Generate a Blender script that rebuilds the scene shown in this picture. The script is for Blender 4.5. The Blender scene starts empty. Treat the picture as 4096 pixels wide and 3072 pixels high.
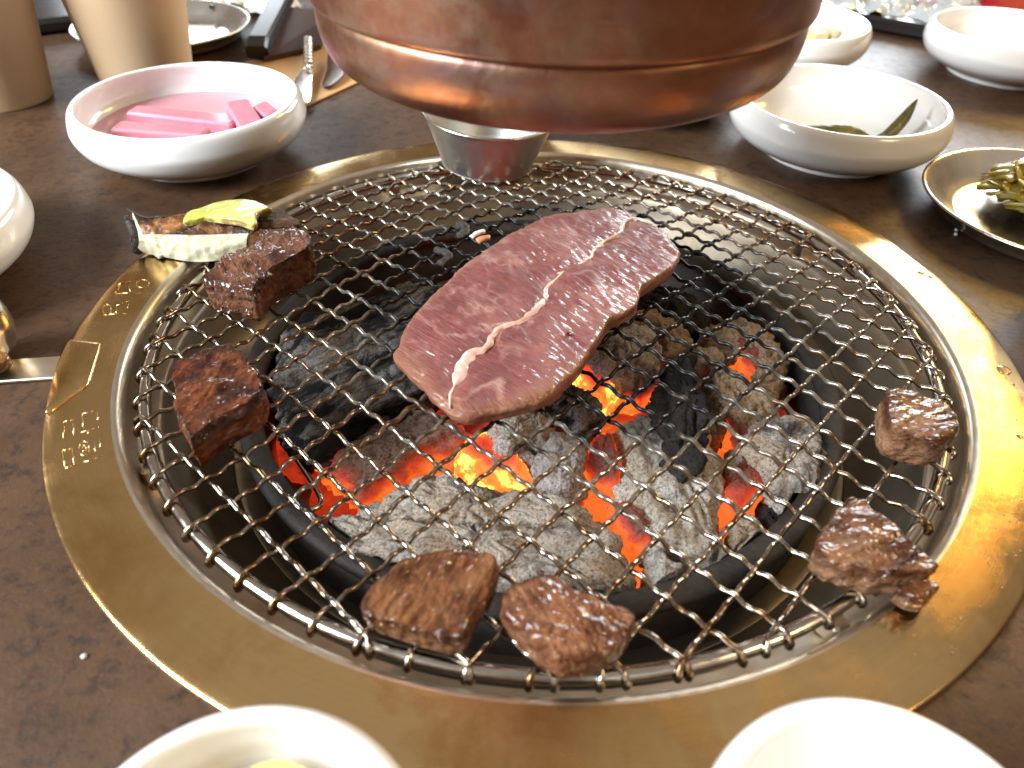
import bpy, math, random
import numpy as np
from mathutils import Vector, Matrix, noise

# ------------------------------------------------------------------ camera, light, exposure
sc = bpy.context.scene
COL = sc.collection
cam_data = bpy.data.cameras.new('camera')
cam = bpy.data.objects.new('camera', cam_data); COL.objects.link(cam); sc.camera = cam
_yaw, _pit, _rol = -0.04762, 0.70764, 0.03003
_f = Vector((math.sin(_yaw)*math.cos(_pit), math.cos(_yaw)*math.cos(_pit), -math.sin(_pit)))
_r = Vector((math.cos(_yaw), -math.sin(_yaw), 0)); _u = _r.cross(_f)
_r2 = _r*math.cos(_rol) + _u*math.sin(_rol); _u2 = _u*math.cos(_rol) - _r*math.sin(_rol)
cam.matrix_world = Matrix(((_r2.x, _u2.x, -_f.x, 0.0), (_r2.y, _u2.y, -_f.y, -0.2389), (_r2.z, _u2.z, -_f.z, 0.16987), (0, 0, 0, 1)))
cam_data.sensor_width = 36.0; cam_data.lens = 26.367
cam_data.clip_start = 0.005; cam_data.clip_end = 20
cam_data.dof.use_dof = True; cam_data.dof.focus_distance = 0.285; cam_data.dof.aperture_fstop = 12.0

world = bpy.data.worlds.new('World'); sc.world = world; world.use_nodes = True
_wn, _wl = world.node_tree.nodes, world.node_tree.links
_wc = _wn.new('ShaderNodeTexCoord'); _ws = _wn.new('ShaderNodeSeparateXYZ'); _wr = _wn.new('ShaderNodeValToRGB')   # brown walls under a paler ceiling
_wl.new(_wc.outputs['Generated'], _ws.inputs[0]); _wl.new(_ws.outputs['Z'], _wr.inputs[0]); _wl.new(_wr.outputs[0], _wn['Background'].inputs[0])
_e = _wr.color_ramp.elements; _e[0].position = 0.0; _e[0].color = (0.07, 0.045, 0.03, 1); _e[1].position = 0.85; _e[1].color = (0.34, 0.30, 0.26, 1)
_m = _e.new(0.35); _m.color = (0.15, 0.105, 0.07, 1)
_wn['Background'].inputs[1].default_value = 1.25

def area(name, loc, target, sx, sy, power, color):
    l = bpy.data.lights.new(name, 'AREA'); l.shape = 'RECTANGLE'; l.size = sx; l.size_y = sy
    l.energy = power; l.color = color
    o = bpy.data.objects.new(name, l); COL.objects.link(o)
    o.location = loc; o.rotation_euler = (Vector(target)-Vector(loc)).to_track_quat('-Z', 'Y').to_euler()
    return o
area('window_light', (-1.20, -0.62, 0.82), (0, 0, 0), 0.80, 0.70, 74, (0.90, 0.96, 1.0))
area('window_light_back', (0.85, 1.80, 0.56), (0, 0.1, 0), 0.85, 0.46, 30, (0.86, 0.94, 1.0))
area('window_light_far', (-0.95, 1.80, 0.50), (0, 0.1, 0), 0.55, 0.34, 6, (0.86, 0.94, 1.0))
area('lamp_warm_back', (1.05, 1.12, 0.84), (0.1, 0, 0), 0.30, 0.30, 9.5, (1.0, 0.60, 0.14))
area('lamp_warm_right', (0.95, -0.55, 0.9), (0.1, 0, 0), 0.30, 0.30, 7, (1.0, 0.72, 0.40))

sc.view_settings.view_transform = 'Standard'; sc.view_settings.look = 'None'
sc.view_settings.exposure = 0.0; sc.view_settings.gamma = 1.0
sc.cycles.use_denoising = True
sc.cycles.max_bounces = 8; sc.cycles.glossy_bounces = 5; sc.cycles.transmission_bounces = 6
sc.cycles.caustics_reflective = False; sc.cycles.caustics_refractive = False
sc.cycles.sample_clamp_indirect = 6.0
rnd = random.Random(7)
TABLE_Z = -0.002

# ------------------------------------------------------------------ helpers
def dome(x, y):
    r = math.hypot(x, y)
    if r > 0.15: return 0.0005
    d = 0.0087 - 0.6*r*r
    t = min(max((r-0.110)/0.035, 0), 1); t = t*t*(3-2*t)
    return d*(1-t) + t*(-0.0006)

def thing(name, label, cat, loc=(0, 0, 0), group=None):
    o = bpy.data.objects.new(name, None); o.empty_display_size = 0.01; COL.objects.link(o)
    o.location = loc; o['label'] = label; o['category'] = cat
    if group: o['group'] = group
    return o
def tag(o, label=None, cat=None, group=None, kind=None):
    if label: o['label'] = label
    if cat: o['category'] = cat
    if group: o['group'] = group
    if kind: o['kind'] = kind
    return o
def world_loc(o):
    v = Vector(o.location)
    while o.parent: o = o.parent; v += Vector(o.location)
    return v
def obj(name, geo, mat, parent=None, loc=None, smooth=True, attrs=None):
    """one mesh object; geo = (verts in world space, faces)"""
    verts, faces = geo[0], geo[1]
    verts = np.asarray(verts, dtype=float).reshape(-1, 3)
    base = Vector(loc) if loc is not None else (world_loc(parent) if parent else Vector((0, 0, 0)))
    me = bpy.data.meshes.new(name)
    me.from_pydata([tuple(v) for v in (verts - np.array(base))], [], [tuple(f) for f in faces])
    me.update()
    if smooth: me.polygons.foreach_set('use_smooth', [True]*len(me.polygons))
    for k, vals in (attrs or {}).items():
        a = me.attributes.new(k, 'FLOAT', 'POINT'); a.data.foreach_set('value', np.asarray(vals, dtype=np.float32))
    if mat: me.materials.append(M[mat])
    o = bpy.data.objects.new(name, me); COL.objects.link(o)
    if parent: o.parent = parent; o.location = base - world_loc(parent)
    else: o.location = base
    return o
def copy_tree(o, parent=None):
    c = o.copy(); COL.objects.link(c); c.parent = parent
    for ch in list(o.children): copy_tree(ch, c)
    return c

def join(*geos):
    V, F = [], []
    for v, f in geos:
        k = len(V); V += [tuple(x) for x in v]; F += [tuple(i+k for i in q) for q in f]
    return V, F
def lathe(prof, n=96, c=(0, 0, 0), close=False):
    V, F = [], []
    for r, z in prof:
        for k in range(n):
            a = 2*math.pi*k/n; V.append((c[0]+r*math.cos(a), c[1]+r*math.sin(a), c[2]+z))
    m = len(prof)
    for i in range(m if close else m-1):
        j = (i+1) % m
        for k in range(n):
            l = (k+1) % n; F.append((i*n+k, i*n+l, j*n+l, j*n+k))
    return V, F
def spline_prof(pts, k=6):
    """smooth a profile or path with Catmull-Rom"""
    P = [np.array(p, float) for p in pts]; P = [2*P[0]-P[1]] + P + [2*P[-1]-P[-2]]; out = []
    for i in range(1, len(P)-2):
        for s in range(k):
            t = s/k; a, b, c, d = P[i-1], P[i], P[i+1], P[i+2]
            out.append(0.5*((2*b)+(-a+c)*t+(2*a-5*b+4*c-d)*t*t+(-a+3*b-3*c+d)*t**3))
    out.append(P[-2]); return out
def tube(path, rad, n=8, cap=True, flat=1.0, up=None):
    P = [Vector(p) for p in path]; V, F = [], []; m = len(P)
    R = rad if hasattr(rad, '__len__') else [rad]*m
    t0 = (P[1]-P[0]).normalized(); ref = Vector(up) if up else Vector((0, 0, 1))
    if abs(t0.dot(ref)) > 0.95: ref = Vector((1, 0, 0))
    nrm = (ref - t0*ref.dot(t0)).normalized()
    for i in range(m):
        t = (P[min(i+1, m-1)]-P[max(i-1, 0)]).normalized()
        nrm = (nrm - t*nrm.dot(t)).normalized(); b = t.cross(nrm)
        for k in range(n):
            a = 2*math.pi*k/n; V.append(tuple(P[i] + (nrm*math.cos(a)*flat + b*math.sin(a))*R[i]))
    for i in range(m-1):
        for k in range(n):
            l = (k+1) % n; F.append((i*n+k, i*n+l, (i+1)*n+l, (i+1)*n+k))
    if cap: F.append(tuple(range(n))[::-1]); F.append(tuple((m-1)*n+k for k in range(n)))
    return V, F
def ball(c, r, n=10, m=6, sz=1.0):
    prof = [(r*math.cos(a)+1e-6, sz*r*math.sin(a)) for a in np.linspace(-math.pi/2, math.pi/2, m+1)]
    return lathe(prof, n, c)
def box(c, s, rz=0, bev=0.0, tilt=(0, 0)):
    """box with chamfered vertical and top edges"""
    x, y, z = s[0]/2, s[1]/2, s[2]; b = bev; V = []
    def ring(ix, zz):
        return [(-x+ix, -y+ix+b, zz), (-x+ix+b, -y+ix, zz), (x-ix-b, -y+ix, zz), (x-ix, -y+ix+b, zz),
                (x-ix, y-ix-b, zz), (x-ix-b, y-ix, zz), (-x+ix+b, y-ix, zz), (-x+ix, y-ix-b, zz)]
    b = max(b, 1e-5)
    for ix, zz in ((b, 0), (0, b), (0, z-b), (b, z)): V += ring(ix, zz)
    F = [tuple(range(8))[::-1], tuple(range(24, 32))]
    for i in range(3):
        for k in range(8): l = (k+1) % 8; F.append((i*8+k, i*8+l, i*8+8+l, i*8+8+k))
    Rm = Matrix.Rotation(rz, 3, 'Z') @ Matrix.Rotation(tilt[0], 3, 'X') @ Matrix.Rotation(tilt[1], 3, 'Y')
    return [tuple(Rm @ Vector(v) + Vector(c)) for v in V], F
def resample(poly, n, jitter=0.0, seed=0.0):
    P = [np.array(p, float)/1000 for p in poly]; m = len(P); out = []
    k = 12
    for i in range(m):
        a, b, c, d = P[i-1], P[i], P[(i+1) % m], P[(i+2) % m]
        for s in range(k):
            t = s/k; out.append(0.5*((2*b)+(-a+c)*t+(2*a-5*b+4*c-d)*t*t+(-a+3*b-3*c+d)*t**3))
    out = np.array(out); seg = np.hypot(*(np.roll(out, -1, 0)-out).T); cum = np.r_[0, np.cumsum(seg)]
    q = np.linspace(0, cum[-1], n, endpoint=False); o2 = np.vstack([out, out[:1]])
    return np.c_[np.interp(q, cum, o2[:, 0]), np.interp(q, cum, o2[:, 1])]
def area_of(p):
    x, y = p[:, 0], p[:, 1]; return 0.5*np.sum(x*np.roll(y, -1)-y*np.roll(x, -1))
def centroid(p):
    x, y = p[:, 0], p[:, 1]; c = x*np.roll(y, -1)-np.roll(x, -1)*y; a = c.sum()/2
    return np.array([((x+np.roll(x, -1))*c).sum(), ((y+np.roll(y, -1))*c).sum()])/(6*a)
def lump(poly, prof, base, n=140, disp=None):
    """closed body over an outline: prof = [(scale of outline, height)], base(x, y) = height datum.
    disp(p, normal, s, h) -> offset along the normal in metres"""
    P = resample(poly, n)
    if area_of(P) < 0: P = P[::-1]
    c = centroid(P); V, S, H = [], [], []
    for s, h in prof:
        for x, y in P:
            px, py = c[0]+(x-c[0])*s, c[1]+(y-c[1])*s
            V.append((px, py, base(px, py)+h)); S.append(s); H.append(h)
    m = len(prof); F = []
    for i in range(m-1):
        for k in range(n):
            l = (k+1) % n; F.append((i*n+k, i*n+l, (i+1)*n+l, (i+1)*n+k))
    F.append(tuple(range(n))[::-1]); F.append(tuple((m-1)*n+k for k in range(n)))
    V = np.array(V)
    if disp:
        G = V.reshape(m, n, 3); du = np.roll(G, -1, 1)-np.roll(G, 1, 1); dv = np.empty_like(G)
        dv[1:-1] = G[2:]-G[:-2]; dv[0] = G[1]-G[0]; dv[-1] = G[-1]-G[-2]
        N = np.cross(du, dv); L = np.linalg.norm(N, axis=2, keepdims=True); N = (N/np.maximum(L, 1e-12)).reshape(-1, 3)
        bad = (L.reshape(-1) < 1e-12); N[bad] = (0, 0, 1)
        D = np.array([disp(Vector(v), nn, s, h) for v, nn, s, h in zip(V, N, S, H)])
        V = V + N*D[:, None]
    return (V, F), dict(rim=S, hgt=H)
def nz(p, f, off=0.0):
    return noise.noise(Vector((p[0]*f+off, p[1]*f-off*0.7, p[2]*f+off*0.3)))

# ------------------------------------------------------------------ materials
M = {}
class NT:
    def __init__(s, name):
        s.m = bpy.data.materials.new(name); s.m.use_nodes = True; s.t = s.m.node_tree; s.n = s.t.nodes; s.l = s.t.links
        s.b = s.n['Principled BSDF']; M[name] = s.m
        s.co = s.add('ShaderNodeTexCoord').outputs['Object']
    def add(s, t, **k):
        x = s.n.new(t)
        for a, v in k.items(): setattr(x, a, v)
        return x
    def put(s, sock, v):
        if hasattr(v, 'links') or hasattr(v, 'is_linked'): s.l.new(v, sock)
        else:
            if isinstance(v, (tuple, list)) and len(v) == 3 and sock.type == 'RGBA': v = (*v, 1)
            sock.default_value = v
    def set(s, **k):
        for a, v in k.items(): s.put(s.b.inputs[a.replace('_', ' ')], v)
        return s
    def map(s, scale=(1, 1, 1), rot=(0, 0, 0), loc=(0, 0, 0), vec=None):
        x = s.add('ShaderNodeMapping'); s.put(x.inputs['Vector'], vec or s.co)
        x.inputs['Scale'].default_value = scale; x.inputs['Rotation'].default_value = rot; x.inputs['Location'].default_value = loc
        return x.outputs[0]
    def noise(s, scale, detail=4, rough=0.55, vec=None, dist=0.0):
        x = s.add('ShaderNodeTexNoise'); s.put(x.inputs['Vector'], vec or s.co)
        x.inputs['Scale'].default_value = scale; x.inputs['Detail'].default_value = detail
        x.inputs['Roughness'].default_value = rough; x.inputs['Distortion'].default_value = dist
        return x.outputs['Fac']
    def voro(s, scale, feature='F1', vec=None, rand=1.0):
        x = s.add('ShaderNodeTexVoronoi', feature=feature); s.put(x.inputs['Vector'], vec or s.co)
        x.inputs['Scale'].default_value = scale; x.inputs['Randomness'].default_value = rand
        return x.outputs['Distance']
    def ramp(s, fac, stops, interp='LINEAR'):
        x = s.add('ShaderNodeValToRGB'); s.put(x.inputs[0], fac); e = x.color_ramp.elements; x.color_ramp.interpolation = interp
        while len(e) < len(stops): e.new(0.5)
        for i, (p, c) in enumerate(stops):
            e[i].position = p; e[i].color = (c, c, c, 1) if not isinstance(c, (tuple, list)) else (*c, 1)
        return x.outputs[0]
    def mix(s, fac, a, b, mode='MIX'):
        x = s.add('ShaderNodeMix', data_type='RGBA', blend_type=mode)
        s.put(x.inputs[0], fac); s.put(x.inputs[6], a); s.put(x.inputs[7], b); return x.outputs[2]
    def math(s, op, a, b=0.0, clamp=False):
        x = s.add('ShaderNodeMath', operation=op, use_clamp=clamp); s.put(x.inputs[0], a); s.put(x.inputs[1], b); return x.outputs[0]
    def attr(s, name):
        return s.add('ShaderNodeAttribute', attribute_name=name).outputs['Fac']
    def xyz(s, vec=None):
        x = s.add('ShaderNodeSeparateXYZ'); s.put(x.inputs[0], vec or s.co); return x.outputs
    def bump(s, h, strength=0.5, dist=0.001, nrm=None):
        x = s.add('ShaderNodeBump'); s.put(x.inputs['Height'], h); x.inputs['Strength'].default_value = strength
        x.inputs['Distance'].default_value = dist
        if nrm: s.put(x.inputs['Normal'], nrm)
        return x.outputs[0]
    def polar(s):
        """vector (radius, angle, z) about the object's own axis"""
        x, y, z = s.xyz(); r = s.math('SQRT', s.math('ADD', s.math('MULTIPLY', x, x), s.math('MULTIPLY', y, y)))
        a = s.math('ARCTAN2', y, x); c = s.add('ShaderNodeCombineXYZ')
        s.put(c.inputs[0], r); s.put(c.inputs[1], a); s.put(c.inputs[2], z); return c.outputs[0]

def simple(name, col, rough=0.4, metal=0.0, **k):
    t = NT(name); t.set(Base_Color=col, Roughness=rough, Metallic=metal, **k); return t

# --- table: dark brown mottled stone-look laminate
t = NT('table'); v = t.co
a = t.noise(14, 8, 0.72); b_ = t.noise(190, 6, 0.78); d = t.noise(620, 3, 0.7)
c = t.ramp(a, [(0.30, (0.046, 0.0225, 0.0112)), (0.52, (0.078, 0.0405, 0.0210)), (0.72, (0.106, 0.0575, 0.0315))])
c = t.mix(t.ramp(b_, [(0.36, 1.0), (0.50, 0.0)]), c, (0.030, 0.0165, 0.0105))
c = t.mix(t.ramp(d, [(0.60, 0.0), (0.74, 0.55)]), c, (0.12, 0.068, 0.042))
t.set(Base_Color=c, Roughness=t.ramp(b_, [(0.3, 0.52), (0.7, 0.40)]), Normal=t.bump(t.noise(700, 4, 0.7), 0.35, 0.0006, t.bump(b_, 0.2, 0.0006)))
t.b.inputs['Specular IOR Level'].default_value = 0.32

# --- brushed golden steel of the grill flange
t = NT('brass'); pv = t.polar()
br = t.noise(1.0, 5, 0.7, vec=t.map((5200, 5.0, 1), vec=pv)); br2 = t.noise(1.0, 3, 0.6, vec=t.map((900, 2.2, 1), vec=pv))
sm = t.noise(34, 5, 0.65, dist=0.6); sp = t.noise(420, 3, 0.6)
scr = t.ramp(t.noise(1.0, 2, 0.5, vec=t.map((2600, 22, 1), vec=pv)), [(0.66, 0.0), (0.72, 1.0)])
scr2 = t.ramp(t.noise(1.0, 2, 0.5, vec=t.map((1, 1, 1), rot=(0, 0, 0.7), vec=t.map((260, 2400, 1), vec=t.map(rot=(0, 0, 0.5))))), [(0.68, 0.0), (0.73, 1.0)])
c = t.mix(br2, (0.70, 0.475, 0.205), (0.78, 0.565, 0.285))
c = t.mix(t.ramp(sm, [(0.50, 0.0), (0.66, 0.6)]), c, (0.42, 0.225, 0.065))
c = t.mix(t.ramp(t.noise(13, 5, 0.65, dist=0.6), [(0.44, 0.0), (0.64, 0.8)]), c, (0.48, 0.275, 0.085))
c = t.mix(t.math('MULTIPLY', t.math('MAXIMUM', scr, scr2), 0.30), c, (0.85, 0.70, 0.45))
r = t.math('ADD', t.ramp(br, [(0.3, 0.12), (0.7, 0.21)]), t.ramp(sm, [(0.45, 0.0), (0.70, 0.20)]))
t.set(Base_Color=c, Metallic=1.0, Roughness=r, Anisotropic=0.45, Normal=t.bump(sp, 0.04, 0.0004, t.bump(br, 0.07, 0.0002)))
tg = t.add('ShaderNodeTangent', direction_type='RADIAL', axis='Z'); t.put(t.b.inputs['Tangent'], tg.outputs[0])
# --- polished steel lip and inner bowl
t = NT('lip_steel'); s1 = t.noise(300, 4, 0.65)
t.set(Base_Color=(0.70, 0.62, 0.50), Metallic=1.0, Roughness=t.ramp(s1, [(0.35, 0.28), (0.7, 0.40)]))
t = NT('bowl_steel'); s1 = t.noise(45, 5, 0.6); s2 = t.noise(400, 3, 0.6)
c = t.mix(t.ramp(s1, [(0.4, 0.0), (0.7, 1.0)]), (0.56, 0.48, 0.38), (0.36, 0.28, 0.19))
t.set(Base_Color=c, Metallic=1.0, Roughness=t.ramp(s1, [(0.3, 0.32), (0.75, 0.55)]), Normal=t.bump(s2, 0.06, 0.0005))
# --- net wire: stainless with brown grease film, sooty near the fire
t = NT('wire'); g = t.noise(70, 4, 0.65); g2 = t.noise(130, 2, 0.6); x, y, z = t.xyz()
rr = t.math('SQRT', t.math('ADD', t.math('POWER', t.math('SUBTRACT', x, 0.012), 2.0), t.math('POWER', t.math('SUBTRACT', y, 0.008), 2.0)))
soot = t.ramp(t.math('ADD', rr, t.math('MULTIPLY', t.math('SUBTRACT', g, 0.5), 0.10)), [(0.072, 1.0), (0.112, 0.0)])
c = t.mix(t.ramp(g2, [(0.40, 0.0), (0.66, 1.0)]), (0.38, 0.34, 0.295), (0.18, 0.105, 0.048))
c = t.mix(soot, c, (0.0075, 0.0068, 0.0065))
t.set(Base_Color=c, Specular_IOR_Level=t.math('SUBTRACT', 0.5, t.math('MULTIPLY', soot, 0.34)), Metallic=t.math('SUBTRACT', 1.0, t.math('MULTIPLY', soot, 1.0), True), Roughness=t.math('ADD', t.ramp(g2, [(0.3, 0.14), (0.7, 0.24)]), t.math('MULTIPLY', soot, 0.04)))
t = NT('frame_wire'); g = t.noise(240, 3, 0.6)
t.set(Base_Color=(0.52, 0.48, 0.43), Metallic=1.0, Roughness=t.ramp(g, [(0.3, 0.10), (0.7, 0.28)]))
# --- iron fire pot
t = NT('iron'); g = t.noise(90, 6, 0.7)
t.set(Base_Color=t.ramp(g, [(0.3, (0.009, 0.008, 0.008)), (0.7, (0.045, 0.037, 0.030))]), Metallic=0.1, Roughness=0.6, Specular_IOR_Level=0.35, Normal=t.bump(t.noise(500, 4, 0.7), 0.5, 0.0008))
# --- copper hood
t = NT('copper'); pv = t.polar(); g = t.noise(16, 5, 0.6, dist=0.8); st = t.noise(1.0, 4, 0.6, vec=t.map((30, 1.5, 1100), vec=pv))
c = t.ramp(g, [(0.28, (0.20, 0.080, 0.050)), (0.5, (0.34, 0.145, 0.088)), (0.72, (0.46, 0.232, 0.145))])
c = t.mix(t.ramp(t.noise(24, 4, 0.6, vec=t.map((1, 1, 2.2), loc=(3, 1, 2))), [(0.48, 0.0), (0.62, 0.75)]), c, (0.30, 0.20, 0.215))
c = t.mix(t.ramp(t.noise(60, 5, 0.7), [(0.48, 0.0), (0.70, 0.7)]), c, (0.42, 0.31, 0.21))
t.set(Base_Color=c, Metallic=1.0, Roughness=t.ramp(t.noise(50, 4, 0.6), [(0.3, 0.32), (0.7, 0.48)]), Normal=t.bump(st, 0.16, 0.0004, t.bump(g, 0.25, 0.004)))
# --- glazed white ceramic
t = NT('ceramic'); t.set(Base_Color=(0.85, 0.84, 0.82), Roughness=0.16, Coat_Weight=0.4, Coat_Roughness=0.05)
t.put(t.b.inputs['Normal'], t.bump(t.noise(60, 2, 0.5), 0.03, 0.001))
# --- polished table steel
t = NT('steel'); g = t.noise(26, 4, 0.6)
t.set(Base_Color=(0.70, 0.67, 0.62), Metallic=1.0, Roughness=t.ramp(g, [(0.3, 0.20), (0.75, 0.36)]), Normal=t.bump(g, 0.05, 0.002))
t = NT('cup_steel'); pv = t.polar(); st = t.noise(1.0, 3, 0.6, vec=t.map((20, 1.2, 900), vec=pv))
t.set(Base_Color=(0.50, 0.49, 0.47), Metallic=1.0, Roughness=t.ramp(st, [(0.3, 0.36), (0.7, 0.50)]), Normal=t.bump(st, 0.08, 0.0003))
# --- kraft paper
for nm, c0, c1 in (('kraft', (0.60, 0.42, 0.25), (0.68, 0.50, 0.32)), ('kraft_sheet', (0.50, 0.29, 0.12), (0.58, 0.36, 0.17))):
    t = NT(nm); f = t.noise(1.0, 5, 0.7, vec=t.map((900, 900, 160))); g = t.noise(30, 3)
    t.set(Base_Color=t.mix(f, c0, c1), Roughness=0.78, Normal=t.bump(f, 0.12, 0.0004)); t.b.inputs['Specular IOR Level'].default_value = 0.25

# --- charcoal
def coal_mat(name, ash, tan, dark, dark_amt, bark=None):
    t = NT(name); v = t.co
    if bark is not None: v = t.map((0.13, 1, 1), vec=t.map(rot=(0, 0, bark)))
    big = t.noise(55, 4, 0.6); mid = t.noise(260, 5, 0.75, vec=v); fine = t.noise(950, 3, 0.8); cr = t.voro(75, 'DISTANCE_TO_EDGE', vec=t.map((1, 1, 1), vec=v))
    c = t.mix(t.ramp(big, [(0.42, 0.0), (0.58, 1.0)]), ash, tan)
    c = t.mix(t.ramp(mid, [(0.34, 0.55), (0.46, 0.0)]), c, tuple(x*0.5 for x in ash))
    c = t.mix(1.0, c, t.ramp(fine, [(0.32, (0.16, 0.14, 0.13)), (0.46, (0.78, 0.76, 0.74)), (0.62, (1.12, 1.12, 1.12))]), 'MULTIPLY')
    c = t.mix(t.ramp(t.noise(40, 5, 0.7, vec=t.map((1, 1, 1), loc=(5, 2, 1))), [(dark_amt-0.06, 1.0), (dark_amt+0.07, 0.0)]), c, dark)
    if bark is not None: c = t.mix(t.ramp(t.noise(120, 4, 0.65, vec=v), [(0.44, 1.0), (0.54, 0.0)]), c, dark)
    h = t.math('ADD', t.math('MULTIPLY', mid, 0.8), t.math('MULTIPLY', fine, 0.55))
    t.set(Base_Color=c, Roughness=0.92, Normal=t.bump(h, 0.9, 0.0016))
    t.b.inputs['Specular IOR Level'].default_value = 0.2
    return t, c
coal_mat('coal_grey', (0.47, 0.43, 0.39), (0.43, 0.345, 0.265), (0.06, 0.053, 0.05), 0.39)
coal_mat('coal_tan', (0.37, 0.29, 0.215), (0.33, 0.225, 0.14), (0.06, 0.045, 0.035), 0.33)
coal_mat('coal_pale', (0.50, 0.465, 0.425), (0.44, 0.375, 0.30), (0.09, 0.075, 0.065), 0.36)
coal_mat('coal_black', (0.040, 0.036, 0.033), (0.016, 0.014, 0.013), (0.008, 0.008, 0.008), 0.47)
coal_mat('coal_bark', (0.17, 0.165, 0.16), (0.15, 0.12, 0.095), (0.010, 0.010, 0.010), 0.44, bark=-0.76)
# ash-coated coal that still glows where the ash is thin (its lower half) and in the cracks
def ember_mat(name, heat, ashc, lo, hi, hot=(1.0, 0.62, 0.10), strength=1.6):
    t, c = coal_mat(name, ashc, tuple(x*0.8 for x in ashc), (0.05, 0.03, 0.03), 0.33)
    hg = t.attr('hgt'); n1 = t.noise(42, 3, 0.55); n2 = t.noise(110, 4, 0.6, dist=0.5)
    gl = t.math('ADD', t.ramp(hg, [(lo, 1.0), (hi, 0.0)]), t.math('MULTIPLY', t.math('SUBTRACT', n1, 0.5), 1.0))
    gl = t.math('ADD', gl, heat-0.5, clamp=True)
    em = t.ramp(t.math('MULTIPLY', gl, t.ramp(n2, [(0.30, 0.62), (0.60, 1.0)])),
                [(0.10, (0, 0, 0)), (0.32, (0.16, 0.008, 0.004)), (0.58, (0.60, 0.040, 0.010)), (0.84, (1.0, 0.17, 0.02)), (0.97, hot)])
    t.set(Emission_Color=em, Emission_Strength=strength)
    t.put(t.b.inputs['Base Color'], t.mix(t.math('MULTIPLY', gl, 0.8), c, (0.08, 0.02, 0.015)))
ember_mat('ember_low', 0.22, (0.40, 0.36, 0.34), 0.40, 0.62)
ember_mat('ember_mid', 0.50, (0.36, 0.29, 0.26), 0.45, 0.75)
ember_mat('ember_side', 0.50, (0.30, 0.20, 0.155), 0.55, 1.15, hot=(1.0, 0.22, 0.03), strength=0.95)
ember_mat('ember_red', 0.78, (0.20, 0.10, 0.08), 0.80, 1.5, hot=(1.0, 0.17, 0.025), strength=1.0)
ember_mat('ember_hot', 1.05, (0.16, 0.08, 0.06), 0.8, 1.5, hot=(1.0, 0.72, 0.12), strength=2.2)

# --- raw steak
t = NT('raw_meat'); rim = t.attr('rim'); rot = t.map((1, 1, 1), rot=(0, 0, -0.95))
st = t.noise(1.0, 5, 0.65, vec=t.map((950, 150, 500), vec=rot)); big = t.noise(42, 4, 0.6, dist=0.5)
vn = t.voro(17, 'DISTANCE_TO_EDGE', vec=t.mix(0.10, t.map((1.7, 0.62, 1), vec=rot), t.add('ShaderNodeTexNoise').outputs['Color']))
vn2 = t.noise(60, 3, 0.6, vec=t.map((1.4, 0.7, 1), vec=rot))
c = t.ramp(big, [(0.30, (0.110, 0.018, 0.018)), (0.50, (0.170, 0.041, 0.036)), (0.70, (0.260, 0.098, 0.080))])
c = t.mix(t.ramp(st, [(0.40, 0.0), (0.68, 0.28)]), c, (0.35, 0.150, 0.120))
c = t.mix(t.math('MULTIPLY', t.ramp(vn, [(0.0, 0.75), (0.025, 0.45), (0.085, 0.0)]), t.ramp(vn2, [(0.40, 0.0), (0.66, 0.85)])), c, (0.50, 0.285, 0.235))
edge = t.math('ADD', rim, t.math('MULTIPLY', t.math('SUBTRACT', t.noise(60, 3), 0.5), 0.22))
c = t.mix(t.ramp(edge, [(0.90, 0.0), (1.02, 0.85)]), c, (0.23, 0.098, 0.055))
wet = t.noise(150, 4, 0.7)
t.set(Base_Color=c, Roughness=0.5, Specular_IOR_Level=0.25, Subsurface_Weight=0.12, Subsurface_Radius=(0.004, 0.0015, 0.001), Subsurface_Scale=1.0,
      Coat_Weight=t.ramp(t.noise(38, 2), [(0.38, 0.10), (0.60, 0.75)]), Coat_Roughness=0.09, Normal=t.bump(st, 0.8, 0.0012, t.bump(wet, 0.35, 0.001)))
t.put(t.b.inputs['Coat Normal'], t.bump(t.noise(1.0, 1.5, 0.5, vec=t.map((430, 110, 300), vec=rot)), 1.0, 0.0016))
t = NT('fat'); g = t.math('ADD', t.math('MULTIPLY', t.noise(420, 4, 0.7), 0.4), t.math('MULTIPLY', t.ramp(t.noise(45, 2), [(0.4, 0.0), (0.6, 1.0)]), 0.6))
t.set(Base_Color=t.mix(g, (0.46, 0.22, 0.165), (0.80, 0.68, 0.60)), Roughness=0.3, Coat_Weight=0.4, Subsurface_Weight=0.15, Subsurface_Radius=(0.003, 0.0015, 0.001), Subsurface_Scale=1.0, Normal=t.bump(g, 0.5, 0.0006))
simple('blood', (0.09, 0.006, 0.006), 0.12)
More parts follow.
